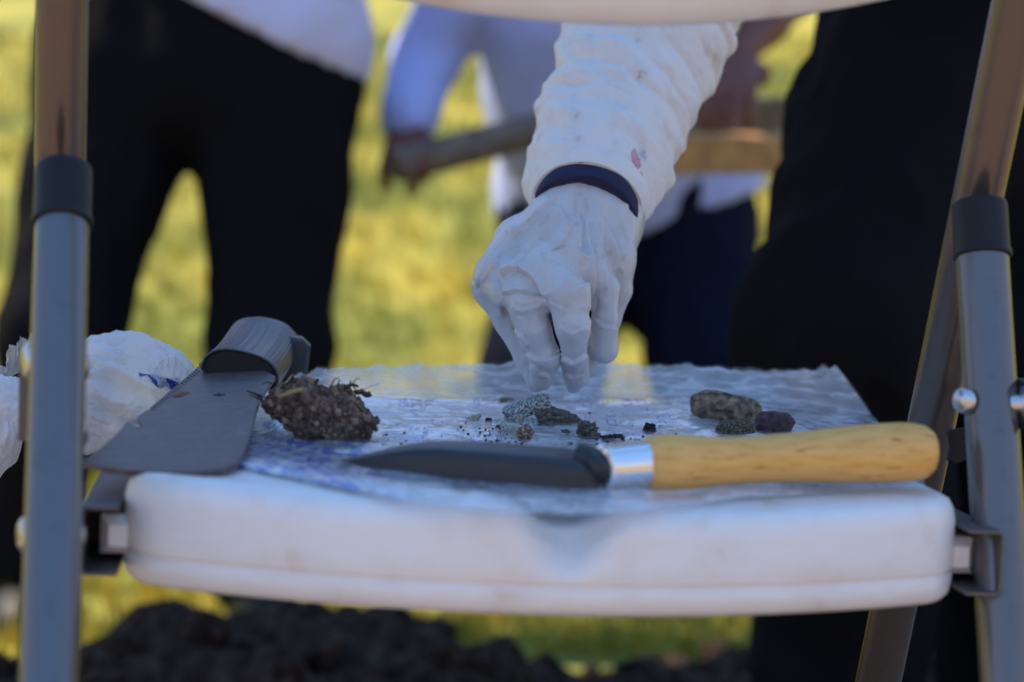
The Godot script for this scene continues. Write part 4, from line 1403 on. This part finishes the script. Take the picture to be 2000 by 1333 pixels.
func make_worker() -> void:
	var hips := [at(1900, -150, 1.86), at(2110, -150, 1.93)]
	var knees := [at(1655, 640, 1.64), at(1985, 660, 1.80)]
	var ankles := [at(1640, 1440, 1.82), at(1990, 1440, 1.95)]
	for a in ankles: a.y = ground_y(a.x, a.z) + 0.1
	ankles[0].y = ground_y(ankles[0].x, ankles[0].z) + 0.1
	ankles[1].y = ground_y(ankles[1].x, ankles[1].z) + 0.1
	var chest := at(1760, -780, 1.66)
	var neck := at(1640, -900, 1.52)
	var head_c := at(1540, -960, 1.42)
	var face := Vector3(-0.35, -0.55, 0.75).normalized()
	var pelvis: Vector3 = (hips[0] + hips[1]) * 0.5
	var root := thing("person", Vector3(pelvis.x, ground_y(pelvis.x, pelvis.z), pelvis.z), "person bending over in white sleeves and black trousers, picking bones with a grey glove", "person")
	var leg_p := [[hips[0], hips[1], 0.112, 0.112, 0.05], [pelvis, pelvis.lerp(chest, 0.4), 0.13, 0.125, 0.06]]
	for i in 2:
		limb(leg_p, [hips[i], hips[i].lerp(knees[i], 0.5), knees[i], knees[i].lerp(ankles[i], 0.4), ankles[i]], [0.114, 0.099, 0.084, 0.083, 0.074], 0.04)
	var sh_l := at(1480, -720, 1.62)                     # the arm that reaches down
	var el_l := at(1335, -260, 1.41)
	var wr_l := at(1165, 350, 1.262)
	var sh_r := at(1950, -900, 1.55)
	var el_r := at(2090, -500, 1.55)
	var wr_r := at(2040, -130, 1.60)
	var top_p := [[pelvis.lerp(chest, 0.15), pelvis.lerp(chest, 0.6), 0.145, 0.15, 0.06], [pelvis.lerp(chest, 0.6), chest, 0.15, 0.13, 0.06], [chest, sh_l, 0.10, 0.07, 0.06], [chest, sh_r, 0.10, 0.07, 0.06]]
	var shirt_p := top_p.duplicate()
	limb(shirt_p, [sh_l, el_l], [0.068, 0.060], 0.03)
	limb(shirt_p, [sh_r, el_r, el_r.lerp(wr_r, 0.86)], [0.068, 0.055, 0.043], 0.03)
	var skin_p := shifted(leg_p, -0.022) + shifted(top_p, -0.02)
	limb(skin_p, [sh_l, el_l, el_l.lerp(wr_l, 0.45), wr_l], [0.05, 0.042, 0.036, 0.021], 0.02)
	limb(skin_p, [sh_r, el_r, wr_r], [0.05, 0.04, 0.028], 0.02)
	limb(skin_p, [chest, neck, head_c], [0.08, 0.056, 0.056], 0.03)
	var head_p := []
	head(head_p, head_c, face)
	var hp := []
	hand(hp, wr_r, (pelvis - wr_r).normalized(), Vector3(-0.6, 0, -0.8).normalized(), Vector3(-0.5, 0, 0.8), 0.35)
	put("body", weld([nets(skin_p, 0.014), nets(head_p, 0.007), nets(hp, 0.005)]), M.skin, root)
	put("trousers", nets(leg_p, 0.011, folds(0.014, Vector3(0.9, 0.6, 0.9))), M.black_cloth, root)
	put("shirt", nets(shirt_p, 0.013, folds(0.008, Vector3(0.8, 0.6, 0.8))), M.white_cloth, root)
	put("hair", nets([[head_c + Vector3.UP * 0.045 - face * 0.022, head_c + Vector3.UP * 0.05, 0.098, 0.094, 0.02]], 0.01), M.hair, root)
	for i in 2:
		var an: Vector3 = ankles[i]
		var gy := ground_y(an.x, an.z)
		var bp := [[an, Vector3(an.x, gy + 0.06, an.z), 0.058, 0.05, 0.02], [Vector3(an.x, gy + 0.045, an.z - 0.04), Vector3(an.x - 0.03, gy + 0.04, an.z + 0.16), 0.045, 0.04, 0.03]]
		put("boot", nets(bp, 0.01, func(p: Vector3, d: float) -> float: return maxf(d, gy + 0.002 - p.y)), M.boot, root)
	# sleeve: a tube pushed up into many small folds
	var axis := spline([at(1146, 407, 1.212), at(1178, 290, 1.262), at(1226, 160, 1.298), at(1282, 20, 1.335), at(1315, -120, 1.37), el_l], 260)
	var rr := PackedFloat32Array()
	for i in axis.size():
		var t := float(i) / (axis.size() - 1)
		rr.append(0.0368 + 0.011 * smoothstep(0.0, 0.16, t) + 0.010 * smoothstep(0.2, 0.6, t))
	var fn := fnoise(1.0, 81, 3)
	var wrinkle := func(l: float, a: float, _k: int) -> float:
		var tilt := 0.024 * cos(a - 0.5) + 0.006 * cos(2.0 * a + 1.0)
		var wander := fn.get_noise_3d(l * 22.0, cos(a) * 0.9, sin(a) * 0.9)
		var ph := (l + tilt) * 92.0 + 1.15 * wander
		var tight := smoothstep(0.035, 0.085, l)
		var fold := pow(absf(sin(ph * PI * 0.5)), 0.7) - 0.6
		var strength := 0.6 + 0.9 * fn.get_noise_3d(l * 30.0 + 40.0, cos(a) * 1.4, sin(a) * 1.4)
		var w := smoothstep(0.004, 0.025, l) * (0.0044 * clampf(strength, 0.05, 1.3) * fold * lerpf(0.15, 1.0, tight) + 0.0055 * fn.get_noise_3d((l + tilt * 1.5) * 26.0, cos(a) * 0.8 + 9.0, sin(a) * 0.8))
		w -= 0.0008 * exp(-pow((l - 0.013) / 0.0011, 2.0))
		if l < 0.004: w -= 0.0015 * (1.0 - l / 0.004)
		return w
	var sleeve_mesh := tube(axis, rr, 120, false, wrinkle)
	var sleeve := put("sleeve", sleeve_mesh, M.white_cloth, root)
	# a pink smear of marker by the hem
	var sv: PackedVector3Array = sleeve_mesh.surface_get_arrays(0)[Mesh.ARRAY_VERTEX]
	var sn: PackedVector3Array = sleeve_mesh.surface_get_arrays(0)[Mesh.ARRAY_NORMAL]
	for spot in [Vector3(1240, 304, 11), Vector3(1247, 322, 9), Vector3(1254, 340, 6)]:
		var best := 0
		var least := 1e9
		for i in sv.size():
			var q := sight(sv[i])
			var far := Vector2(q.x - spot.x, q.y - spot.y).length() + maxf(0.0, q.z - 1.24) * 3000.0
			if far < least:
				least = far
				best = i
		var nn := sn[best]
		var tx := nn.cross(Vector3(0.3, 1, 0)).normalized()
		put("pink_smear", lump(sv[best], tx * spot.z * 0.00021, nn.cross(tx) * spot.z * 0.0004, nn * 0.0004, 2.0, 0.6, 1.5, int(spot.z), 8), M.pink, sleeve)
	# the same sleeve's inside, and the navy undershirt cuff
	var d0 := (axis[6] - axis[0]).normalized()
	var inner := PackedVector3Array()
	var ir := PackedFloat32Array()
	for s in [[0.0, 0.0353], [-0.0006, 0.0344], [0.0008, 0.0336], [0.02, 0.0345], [0.05, 0.036]]:
		inner.append(axis[0] + d0 * s[0])
		ir.append(s[1])
	put("sleeve_hem", tube(inner, ir, 96, false), M.white_cloth, root)
	var cuff := PackedVector3Array()
	var cr := PackedFloat32Array()
	for s in [[0.05, 0.0335], [0.012, 0.0338], [0.002, 0.0342], [-0.006, 0.0341], [-0.0105, 0.0334], [-0.0120, 0.0322], [-0.0108, 0.0308], [0.01, 0.0300]]:
		cuff.append(axis[0] + d0 * s[0] - Vector3(0, 0.0005, 0))
		cr.append(s[1])
	put("undershirt_cuff", tube(cuff, cr, 96, false, func(_l: float, a: float, k: int) -> float: return 0.0005 * sin(a * 5.0 + k)), M.navy, root)
	var g0 := nets(make_glove_prims(), 0.0019)
	var g := refined(g0, 1, func(p: Vector3, n: Vector3) -> float:
		var q := sight(p)
		var front := smoothstep(0.25, -0.1, n.dot((p - EYE).normalized()))
		return front * (0.0010 * glove_ridge.get_noise_3dv(p * Vector3(1, 0.6, 1)) + 0.0007 * glove_facets.get_noise_3dv(p * Vector3(1, 0.7, 1)) - crease_at(Vector2(q.x, q.y))))
	put("glove", g, M.glove, root)

func make_people() -> void:
	# the person standing on the left
	var hips := [at(235, 140, 3.05), at(545, 140, 3.05)]
	var knees := [at(125, 640, 2.98), at(528, 680, 2.98)]
	var ankles := [at(35, 1200, 3.1), at(500, 1190, 3.1)]
	for i in 2: ankles[i].y = ground_y(ankles[i].x, ankles[i].z) + 0.09
	var chest := at(400, -480, 3.1)
	var hem_a := at(320, -30, 2.9)
	var hem_b := at(560, 96, 2.9)
	var hem := Plane((Vector3.DOWN + Vector3(-0.52, 0, 0)).normalized(), hem_b)
	person("person", "person standing on the left in black trousers and a loose pale shirt", hips, knees, ankles, [0.128, 0.105, 0.088, 0.082, 0.072, 0.16], chest, at(400, -760, 3.1), at(400, -960, 3.08), Vector3(0.25, -0.35, 0.9).normalized(),
		[[at(190, -640, 3.1), at(130, -300, 3.12), at(150, -40, 3.0)], [at(610, -640, 3.1), at(700, -280, 3.15), at(620, -60, 2.95)]], M.black_cloth, M.lilac_cloth, M.skin, hem, [1.9, 1.9],
		[[at(150, -40, 3.0), Vector3(0.2, -1, 0.1).normalized(), Vector3(1, 0, 0), Vector3(0, 0, 1), 0.4]])
	# the crouching person in the pale blue shirt
	hips = [at(1120, 440, 3.5), at(1335, 440, 3.5)]
	knees = [at(1062, 715, 3.3), at(1385, 720, 3.3)]
	ankles = [at(975, 1230, 3.42), at(1425, 1230, 3.42)]
	for i in 2: ankles[i].y = ground_y(ankles[i].x, ankles[i].z) + 0.09
	chest = at(1105, 10, 3.25)
	hem = Plane((Vector3.DOWN + Vector3(0.35, 0, 0)).normalized(), at(1360, 425, 3.3))
	var wl := at(795, 245, 3.12)
	var wr := at(1440, 110, 3.12)
	person("person", "person crouching behind the gloved arm in pale blue shirt, holding a wooden pole", hips, knees, ankles, [0.125, 0.112, 0.096, 0.088, 0.075, 0.168], chest, at(1190, -230, 3.1), at(1200, -400, 3.0), Vector3(0.0, -0.5, 0.86).normalized(),
		[[at(905, -25, 3.2), at(832, 115, 3.22), wl], [at(1440, -60, 3.2), at(1530, 0, 3.22), wr]], M.navy_cloth, M.blue_cloth, M.dark_skin, hem, [1.92, 0.75],
		[[wl, (at(792, 330, 3.08) - wl).normalized(), Vector3(0, 0.1, 1).normalized(), Vector3(1, 0, 0.2), 0.95], [wr, (at(1420, 220, 3.02) - wr).normalized(), Vector3(0.2, -0.3, -1).normalized(), Vector3(1, 0, 0.2), 0.45]])
	# what that person holds
	var line := PackedVector3Array([at(770, 325, 3.02), at(775, 323.6, 3.022), at(1060, 252, 3.12), at(1330, 185, 3.21)])
	tag(put("wooden_pole", tube(line, PackedFloat32Array([0.024, 0.028, 0.028, 0.029]), 24), M.old_wood), "thick grey-brown wooden pole held in the crouching person's fist", "pole")
	var pl := at(1390, 300, 2.96)
	tag(put("wooden_plank", box(pl, (at(1560, 300, 3.02) - at(1220, 300, 2.9)) * 0.5, Vector3(0, 0.029, 0), Vector3(0, 0.004, -0.014), 0.003), M.plank), "orange-brown wooden plank behind the white sleeve, in front of the crouching person", "plank")
	var pl2 := at(1440, 235, 3.2)
	tag(put("wooden_plank", box(pl2, (at(1590, 232, 3.25) - at(1290, 238, 3.15)) * 0.5, Vector3(0, 0.034, 0.012), Vector3(0, 0.004, -0.012), 0.003), M.old_wood), "grey weathered plank under the crouching person's bare hand", "plank")

func make_canopy() -> void:
	# the dig's shade, out of the picture on the left, which keeps the sun off the chair
	var root := thing("shade_canopy", Vector3(-2.35, 0, -1.7), "dark green fabric shade canopy on four poles, left of the chair", "canopy")
	var y := 3.4
	var a := Vector3(-3.4, y, -1.3)
	var b := Vector3(-0.98, y, -1.3)
	var c := Vector3(-0.98, y, -3.45)
	var d := Vector3(-3.4, y, -3.45)
	var top := (a + c) * 0.5 + Vector3.UP * 0.35
	var v := PackedVector3Array([a, b, c, d, top, a - Vector3(0, 0.02, 0), b - Vector3(0, 0.02, 0), c - Vector3(0, 0.02, 0), d - Vector3(0, 0.02, 0), top - Vector3(0, 0.02, 0)])
	var f := PackedInt32Array([0, 1, 4, 1, 2, 4, 2, 3, 4, 3, 0, 4, 6, 5, 9, 7, 6, 9, 8, 7, 9, 5, 8, 9, 0, 5, 6, 0, 6, 1, 1, 6, 7, 1, 7, 2, 2, 7, 8, 2, 8, 3, 3, 8, 5, 3, 5, 0])
	put("roof", build(v, f, true, PackedVector2Array(), PackedColorArray(), true), M.canopy, root)
	for p in [a, b, c, d]: put("pole", rod(Vector3(p.x, ground_y(p.x, p.z), p.z), p + Vector3(0, 0.01, 0), 0.02, 16), M.steel, root)

# ------------------------------------------------------------------ materials
func make_materials() -> void:
	var grain := fnoise(0.03, 3, 4)
	M.white_plastic = bumpy(tri(mat(0.80, 0.78, 0.76, 0.42), 0.03), ntex_normal(fnoise(0.06, 7, 3), 2.0), 0.35)
	M.white_plastic.albedo_texture = ntex(fnoise(0.012, 17, 5), [[0.0, Color(0.78, 0.68, 0.58)], [0.2, Color(0.95, 0.93, 0.91)], [0.5, Color(1, 1, 1)]], 512)
	M.white_plastic.uv1_scale = Vector3.ONE / 0.3
	M.mud = mat(0.22, 0.13, 0.06, 0.9)
	M.tube_grey = bumpy(tri(mat(0.125, 0.10, 0.088, 0.27, 0.6), 0.15), ntex_normal(fnoise(0.04, 8, 3), 1.0), 0.12)
	M.leg_grey = bumpy(tri(mat(0.14, 0.142, 0.15, 0.21, 0.6), 0.15), ntex_normal(fnoise(0.04, 9, 3), 1.0), 0.12)
	for k in ["tube_grey", "leg_grey"]:
		M[k].roughness_texture = ntex(fnoise(0.03, 19, 4), [[0.2, Color(0.8, 0.8, 0.8)], [0.8, Color(1, 1, 1)]])
		M[k].albedo_texture = ntex(fnoise(0.05, 20, 4), [[0.05, Color(0.80, 0.77, 0.74)], [0.3, Color(1, 1, 1)]])
	M.rail_grey = tri(mat(0.12, 0.11, 0.11, 0.45, 0.4), 0.05)
	M.black_plastic = bumpy(tri(mat(0.012, 0.012, 0.014, 0.48), 0.02), ntex_normal(fnoise(0.08, 10, 2), 1.0), 0.2)
	M.black_plastic.metallic_specular = 0.35
	M.steel = mat(0.55, 0.55, 0.55, 0.28, 1.0)
	M.chrome = mat(0.78, 0.78, 0.80, 0.09, 1.0)
	M.film = StandardMaterial3D.new()
	M.film.albedo_texture = film_texture()
	M.film.transparency = BaseMaterial3D.TRANSPARENCY_ALPHA
	M.film.roughness = 0.2
	M.film.metallic_specular = 0.9
	M.film.cull_mode = BaseMaterial3D.CULL_DISABLED
	bumpy(M.film, ntex_normal(facets(0.03, 23), 5.0, 512), 0.3)
	M.film.uv1_scale = Vector3.ONE
	M.clear_film = mat(0.9, 0.92, 0.95, 0.10)
	M.clear_film.transparency = BaseMaterial3D.TRANSPARENCY_ALPHA
	M.clear_film.albedo_color.a = 0.05
	M.clear_film.metallic_specular = 0.42
	M.clear_film.cull_mode = BaseMaterial3D.CULL_DISABLED
	bumpy(M.clear_film, ntex_normal(facets(0.02, 63), 5.0, 512), 0.2)
	M.clear_film.uv1_scale = Vector3(1.7, 1.3, 1)
	M.milky = bumpy(tri(mat(0.86, 0.82, 0.83, 0.28), 0.08), ntex_normal(facets(0.03, 24), 4.0, 512), 0.25)
	M.milky.backlight_enabled = true
	M.milky.backlight = Color(0.75, 0.75, 0.75)
	M.milky.transparency = BaseMaterial3D.TRANSPARENCY_ALPHA
	M.milky.albedo_color.a = 0.66
	M.milky.cull_mode = BaseMaterial3D.CULL_DISABLED
	M.milky_thin = M.milky.duplicate()
	M.milky_thin.transparency = BaseMaterial3D.TRANSPARENCY_ALPHA
	M.milky_thin.albedo_color = Color(0.93, 0.92, 0.9, 0.42)
	M.milky_thin.roughness = 0.3
	M.blue_print = mat(0.012, 0.045, 0.30, 0.35)
	M.blade = bumpy(tri(mat(1, 1, 1, 0.44, 0.15), 0.22), ntex_normal(fnoise(0.05, 25, 4), 2.0), 0.25)
	M.blade.albedo_texture = ntex(fnoise(0.014, 26, 5), [[0.05, Color(0.22, 0.10, 0.05)], [0.15, Color(0.075, 0.058, 0.055)], [0.42, Color(0.14, 0.112, 0.112)], [0.55, Color(0.075, 0.062, 0.066)], [0.75, Color(0.12, 0.10, 0.105)], [0.92, Color(0.22, 0.19, 0.19)]], 512)
	M.blade.uv1_scale = Vector3(1.0 / 0.25, 1.0 / 0.25, 1.0 / 0.05)
	M.blade.metallic_specular = 0.36
	M.rust = mat(0.17, 0.062, 0.022, 0.9)
	M.blade_dark = mat(0.03, 0.03, 0.035, 0.6)
	M.grip = bumpy(tri(mat(0.026, 0.028, 0.034, 0.36), 0.03), ntex_normal(fnoise(0.05, 27, 3), 1.0), 0.2)
	M.dull_black = mat(0.012, 0.014, 0.015, 0.8)
	M.trowel_steel = bumpy(tri(mat(0.02, 0.0205, 0.024, 0.40), 0.04), ntex_normal(fnoise(0.05, 28, 4), 1.0), 0.15)
	M.trowel_steel.albedo_texture = ntex(fnoise(0.02, 29, 5), [[0.3, Color(0.75, 0.75, 0.75)], [0.78, Color(1, 1, 1)], [0.86, Color(3.0, 2.9, 2.8) * 0.33]])
	M.wood = mat(1, 1, 1, 0.40)
	M.wood.albedo_texture = ntex(fnoise(0.02, 30, 4), [[0.1, Color(0.62, 0.31, 0.065)], [0.45, Color(0.72, 0.40, 0.10)], [0.8, Color(0.76, 0.44, 0.125)]], 512)
	M.wood.uv1_scale = Vector3(2.0, 4.0, 1.0)
	M.wood.detail_enabled = true
	M.wood.detail_blend_mode = BaseMaterial3D.BLEND_MODE_MUL
	M.wood.detail_albedo = ntex(fnoise(0.035, 35, 3), [[0.0, Color(0.45, 0.3, 0.2)], [0.17, Color(0.72, 0.60, 0.48)], [0.26, Color(1, 1, 1)]], 256)
	M.clod = bumpy(tri(mat(1, 1, 1, 0.95), 0.03), ntex_normal(fnoise(0.06, 36, 4), 5.0), 0.8)
	M.clod.albedo_texture = ntex(fnoise(0.03, 37, 5), [[0.25, Color(0.045, 0.030, 0.024)], [0.5, Color(0.135, 0.084, 0.06)], [0.66, Color(0.23, 0.148, 0.108)], [0.8, Color(0.30, 0.22, 0.15)]])
	M.crumb = mat(1, 1, 1, 0.9)
	M.crumb.vertex_color_use_as_albedo = true
	M.root_dark = mat(0.045, 0.03, 0.022, 0.85)
	M.root_pale = mat(0.34, 0.23, 0.10, 0.8)
	var stone := func(stops: Array, sd: int, freq: float, tile: float, type := FastNoiseLite.TYPE_SIMPLEX_SMOOTH) -> StandardMaterial3D:
		var m := bumpy(tri(mat(1, 1, 1, 0.85), tile), ntex_normal(fnoise(freq * 1.5, sd + 1, 4), 4.0), 0.6)
		m.albedo_texture = ntex(fnoise(freq, sd, 4, type), stops)
		m.uv1_world_triplanar = false
		return m
	M.speckled = stone.call([[0.30, Color(0.03, 0.035, 0.04)], [0.42, Color(0.10, 0.115, 0.115)], [0.48, Color(0.36, 0.39, 0.38)], [0.7, Color(0.52, 0.55, 0.53)]], 91, 0.035, 0.02)
	M.speckled_fine = stone.call([[0.28, Color(0.10, 0.10, 0.09)], [0.42, Color(0.34, 0.35, 0.31)], [0.7, Color(0.52, 0.53, 0.47)]], 92, 0.06, 0.02)
	M.pale_bone = stone.call([[0.2, Color(0.30, 0.34, 0.37)], [0.6, Color(0.48, 0.52, 0.54)]], 93, 0.02, 0.03)
	M.brown_bone = stone.call([[0.3, Color(0.09, 0.06, 0.045)], [0.6, Color(0.24, 0.17, 0.12)]], 94, 0.03, 0.02)
	M.dark_stone = stone.call([[0.3, Color(0.035, 0.028, 0.022)], [0.55, Color(0.10, 0.08, 0.062)], [0.75, Color(0.18, 0.15, 0.12)]], 95, 0.03, 0.02)
	M.shell = stone.call([[0.3, Color(0.20, 0.13, 0.09)], [0.6, Color(0.50, 0.42, 0.34)]], 96, 0.03, 0.015)
	M.burnt_shell = stone.call([[0.3, Color(0.05, 0.022, 0.012)], [0.5, Color(0.17, 0.075, 0.035)], [0.66, Color(0.32, 0.19, 0.11)], [0.8, Color(0.55, 0.45, 0.38)]], 97, 0.02, 0.015)
	M.greenish = stone.call([[0.3, Color(0.22, 0.25, 0.20)], [0.6, Color(0.42, 0.44, 0.36)]], 98, 0.02, 0.02)
	M.mossy = stone.call([[0.28, Color(0.035, 0.028, 0.022)], [0.42, Color(0.13, 0.090, 0.060)], [0.6, Color(0.21, 0.155, 0.115)], [0.8, Color(0.42, 0.30, 0.15)]], 99, 0.025, 0.04)
	M.mossy_dark = stone.call([[0.35, Color(0.02, 0.017, 0.012)], [0.6, Color(0.10, 0.085, 0.04)], [0.75, Color(0.22, 0.2, 0.14)]], 100, 0.05, 0.02)
	M.purple_stone = stone.call([[0.3, Color(0.035, 0.018, 0.022)], [0.65, Color(0.10, 0.055, 0.065)]], 101, 0.02, 0.03)
	M.black_soil = mat(0.016, 0.012, 0.011, 0.9)
	M.brown_soil = mat(0.085, 0.04, 0.028, 0.9)
	M.soil = bumpy(tri(mat(1, 1, 1, 0.95), 0.25), ntex_normal(fnoise(0.06, 38, 4), 6.0), 1.0)
	M.soil.albedo_texture = ntex(fnoise(0.03, 39, 5), [[0.3, Color(0.018, 0.012, 0.010)], [0.75, Color(0.075, 0.050, 0.038)]])
	M.soil.metallic_specular = 0.1
	var weave := ntex_normal(fnoise(0.09, 46, 3), 3.0)
	M.white_cloth = bumpy(tri(mat(1, 1, 1, 0.85), 0.02), weave, 0.3)
	M.white_cloth.albedo_texture = ntex(fnoise(0.012, 47, 5), [[0.06, Color(0.36, 0.34, 0.35)], [0.13, Color(0.64, 0.62, 0.61)], [0.4, Color(0.75, 0.73, 0.72)]], 512)
	M.white_cloth.uv1_scale = Vector3.ONE / 0.12
	M.lilac_cloth = bumpy(tri(mat(0.60, 0.58, 0.76, 0.85), 0.02), weave, 0.3)
	M.blue_cloth = bumpy(tri(mat(0.40, 0.47, 0.82, 0.85), 0.02), weave, 0.3)
	M.black_cloth = bumpy(tri(mat(0.0095, 0.0095, 0.0115, 0.95), 0.02), weave, 0.3)
	M.navy_cloth = bumpy(tri(mat(0.008, 0.010, 0.022, 0.9), 0.02), weave, 0.3)
	for k in ["black_cloth", "navy_cloth"]: M[k].metallic_specular = 0.12
	M.pink = mat(0.62, 0.34, 0.44, 0.85)
	M.navy = bumpy(tri(mat(0.010, 0.014, 0.055, 0.85), 0.02), weave, 0.3)
	M.glove = bumpy(tri(mat(1, 1, 1, 0.31), 0.12), ntex_normal(fnoise(0.018, 48, 5, FastNoiseLite.TYPE_SIMPLEX_SMOOTH, FastNoiseLite.FRACTAL_RIDGED), 3.0, 512), 0.22)
	M.glove.albedo_texture = ntex(fnoise(0.012, 49, 5), [[0.05, Color(0.40, 0.37, 0.36)], [0.2, Color(0.50, 0.49, 0.50)], [0.6, Color(0.56, 0.555, 0.575)]], 512)
	M.skin = mat(0.22, 0.12, 0.08, 0.55)
	M.dark_skin = mat(0.16, 0.055, 0.038, 0.5)
	M.hair = mat(0.008, 0.007, 0.006, 0.6)
	M.boot = mat(0.012, 0.012, 0.015, 0.6)
	M.old_wood = tri(mat(1, 1, 1, 0.8), 0.2)
	M.old_wood.albedo_texture = ntex(fnoise(0.02, 55, 4), [[0.3, Color(0.10, 0.075, 0.055)], [0.7, Color(0.20, 0.155, 0.12)]])
	M.plank = tri(mat(1, 1, 1, 0.7), 0.2)
	M.plank.albedo_texture = ntex(fnoise(0.02, 56, 4), [[0.3, Color(0.30, 0.14, 0.04)], [0.7, Color(0.46, 0.24, 0.07)]])
	M.canopy = mat(0.02, 0.05, 0.03, 0.9)

# ------------------------------------------------------------------
func _ready() -> void:
	var cam := Camera3D.new()
	cam.name = "camera"
	cam.position = EYE
	cam.basis = eye_basis
	cam.fov = rad_to_deg(2.0 * atan(12.0 / FOCAL))
	cam.near = 0.05
	cam.far = 600.0
	var lens := CameraAttributesPhysical.new()
	lens.frustum_focal_length = FOCAL
	lens.frustum_focus_distance = 1.115
	lens.frustum_near = 0.05
	lens.frustum_far = 600.0
	lens.exposure_aperture = 4.8
	cam.attributes = lens
	add_child(cam)
	cam.current = true
	var env := Environment.new()
	env.background_mode = Environment.BG_SKY
	var sky := Sky.new()
	var sm := ProceduralSkyMaterial.new()
	sm.sky_top_color = Color(0.165, 0.355, 0.72).linear_to_srgb()
	sm.sky_horizon_color = Color(0.56, 0.52, 0.55).linear_to_srgb()
	sm.sky_curve = 0.22
	sm.ground_bottom_color = Color(0.2, 0.17, 0.08).linear_to_srgb()
	sm.ground_horizon_color = Color(0.45, 0.45, 0.4).linear_to_srgb()
	sm.sky_energy_multiplier = 1.0
	sky.sky_material = sm
	env.sky = sky
	env.tonemap_mode = Environment.TONE_MAPPER_LINEAR
	env.tonemap_exposure = 1.68
	env.sdfgi_enabled = true
	env.ssao_enabled = true
	env.ssil_enabled = true
	var we := WorldEnvironment.new()
	we.name = "surroundings"
	we.environment = env
	add_child(we)
	var sun := DirectionalLight3D.new()
	sun.name = "sun"
	sun.light_energy = 1.6
	sun.light_color = Color(1.0, 0.94, 0.84)
	sun.light_angular_distance = 0.5
	sun.shadow_enabled = true
	sun.basis = Basis.looking_at(Vector3(0.55, -0.80, 0.20).normalized())
	add_child(sun)

	var l := at(250, 918, 0.90)
	var r := at(1850, 965, 0.95)
	var c := at(1000, 771, 1.30)
	seat_u = (r - l).normalized()
	seat_n = seat_u.cross(c - l).normalized()
	if seat_n.y < 0: seat_n = -seat_n
	seat_b = seat_u.cross(seat_n).normalized()
	if seat_b.z < 0: seat_b = -seat_b
	seat_o = (l + r) * 0.5

	make_materials()
	make_ground()
	make_grass()
	var dug := make_mound("soil_mound", Vector3(-0.30, 0, -2.25), 0.55, 0.42, 0.12, 3)
	dug.append_array(make_mound("soil_mound", Vector3(0.45, 0, -2.35), 0.75, 0.45, 0.03, 4))
	make_clods(dug)
	make_canopy()
	make_people()
	make_worker()
	make_chair()
	make_sheet()
	make_crumpled_bag()
	make_machete()
	make_trowel()
	make_clod()
	make_finds()
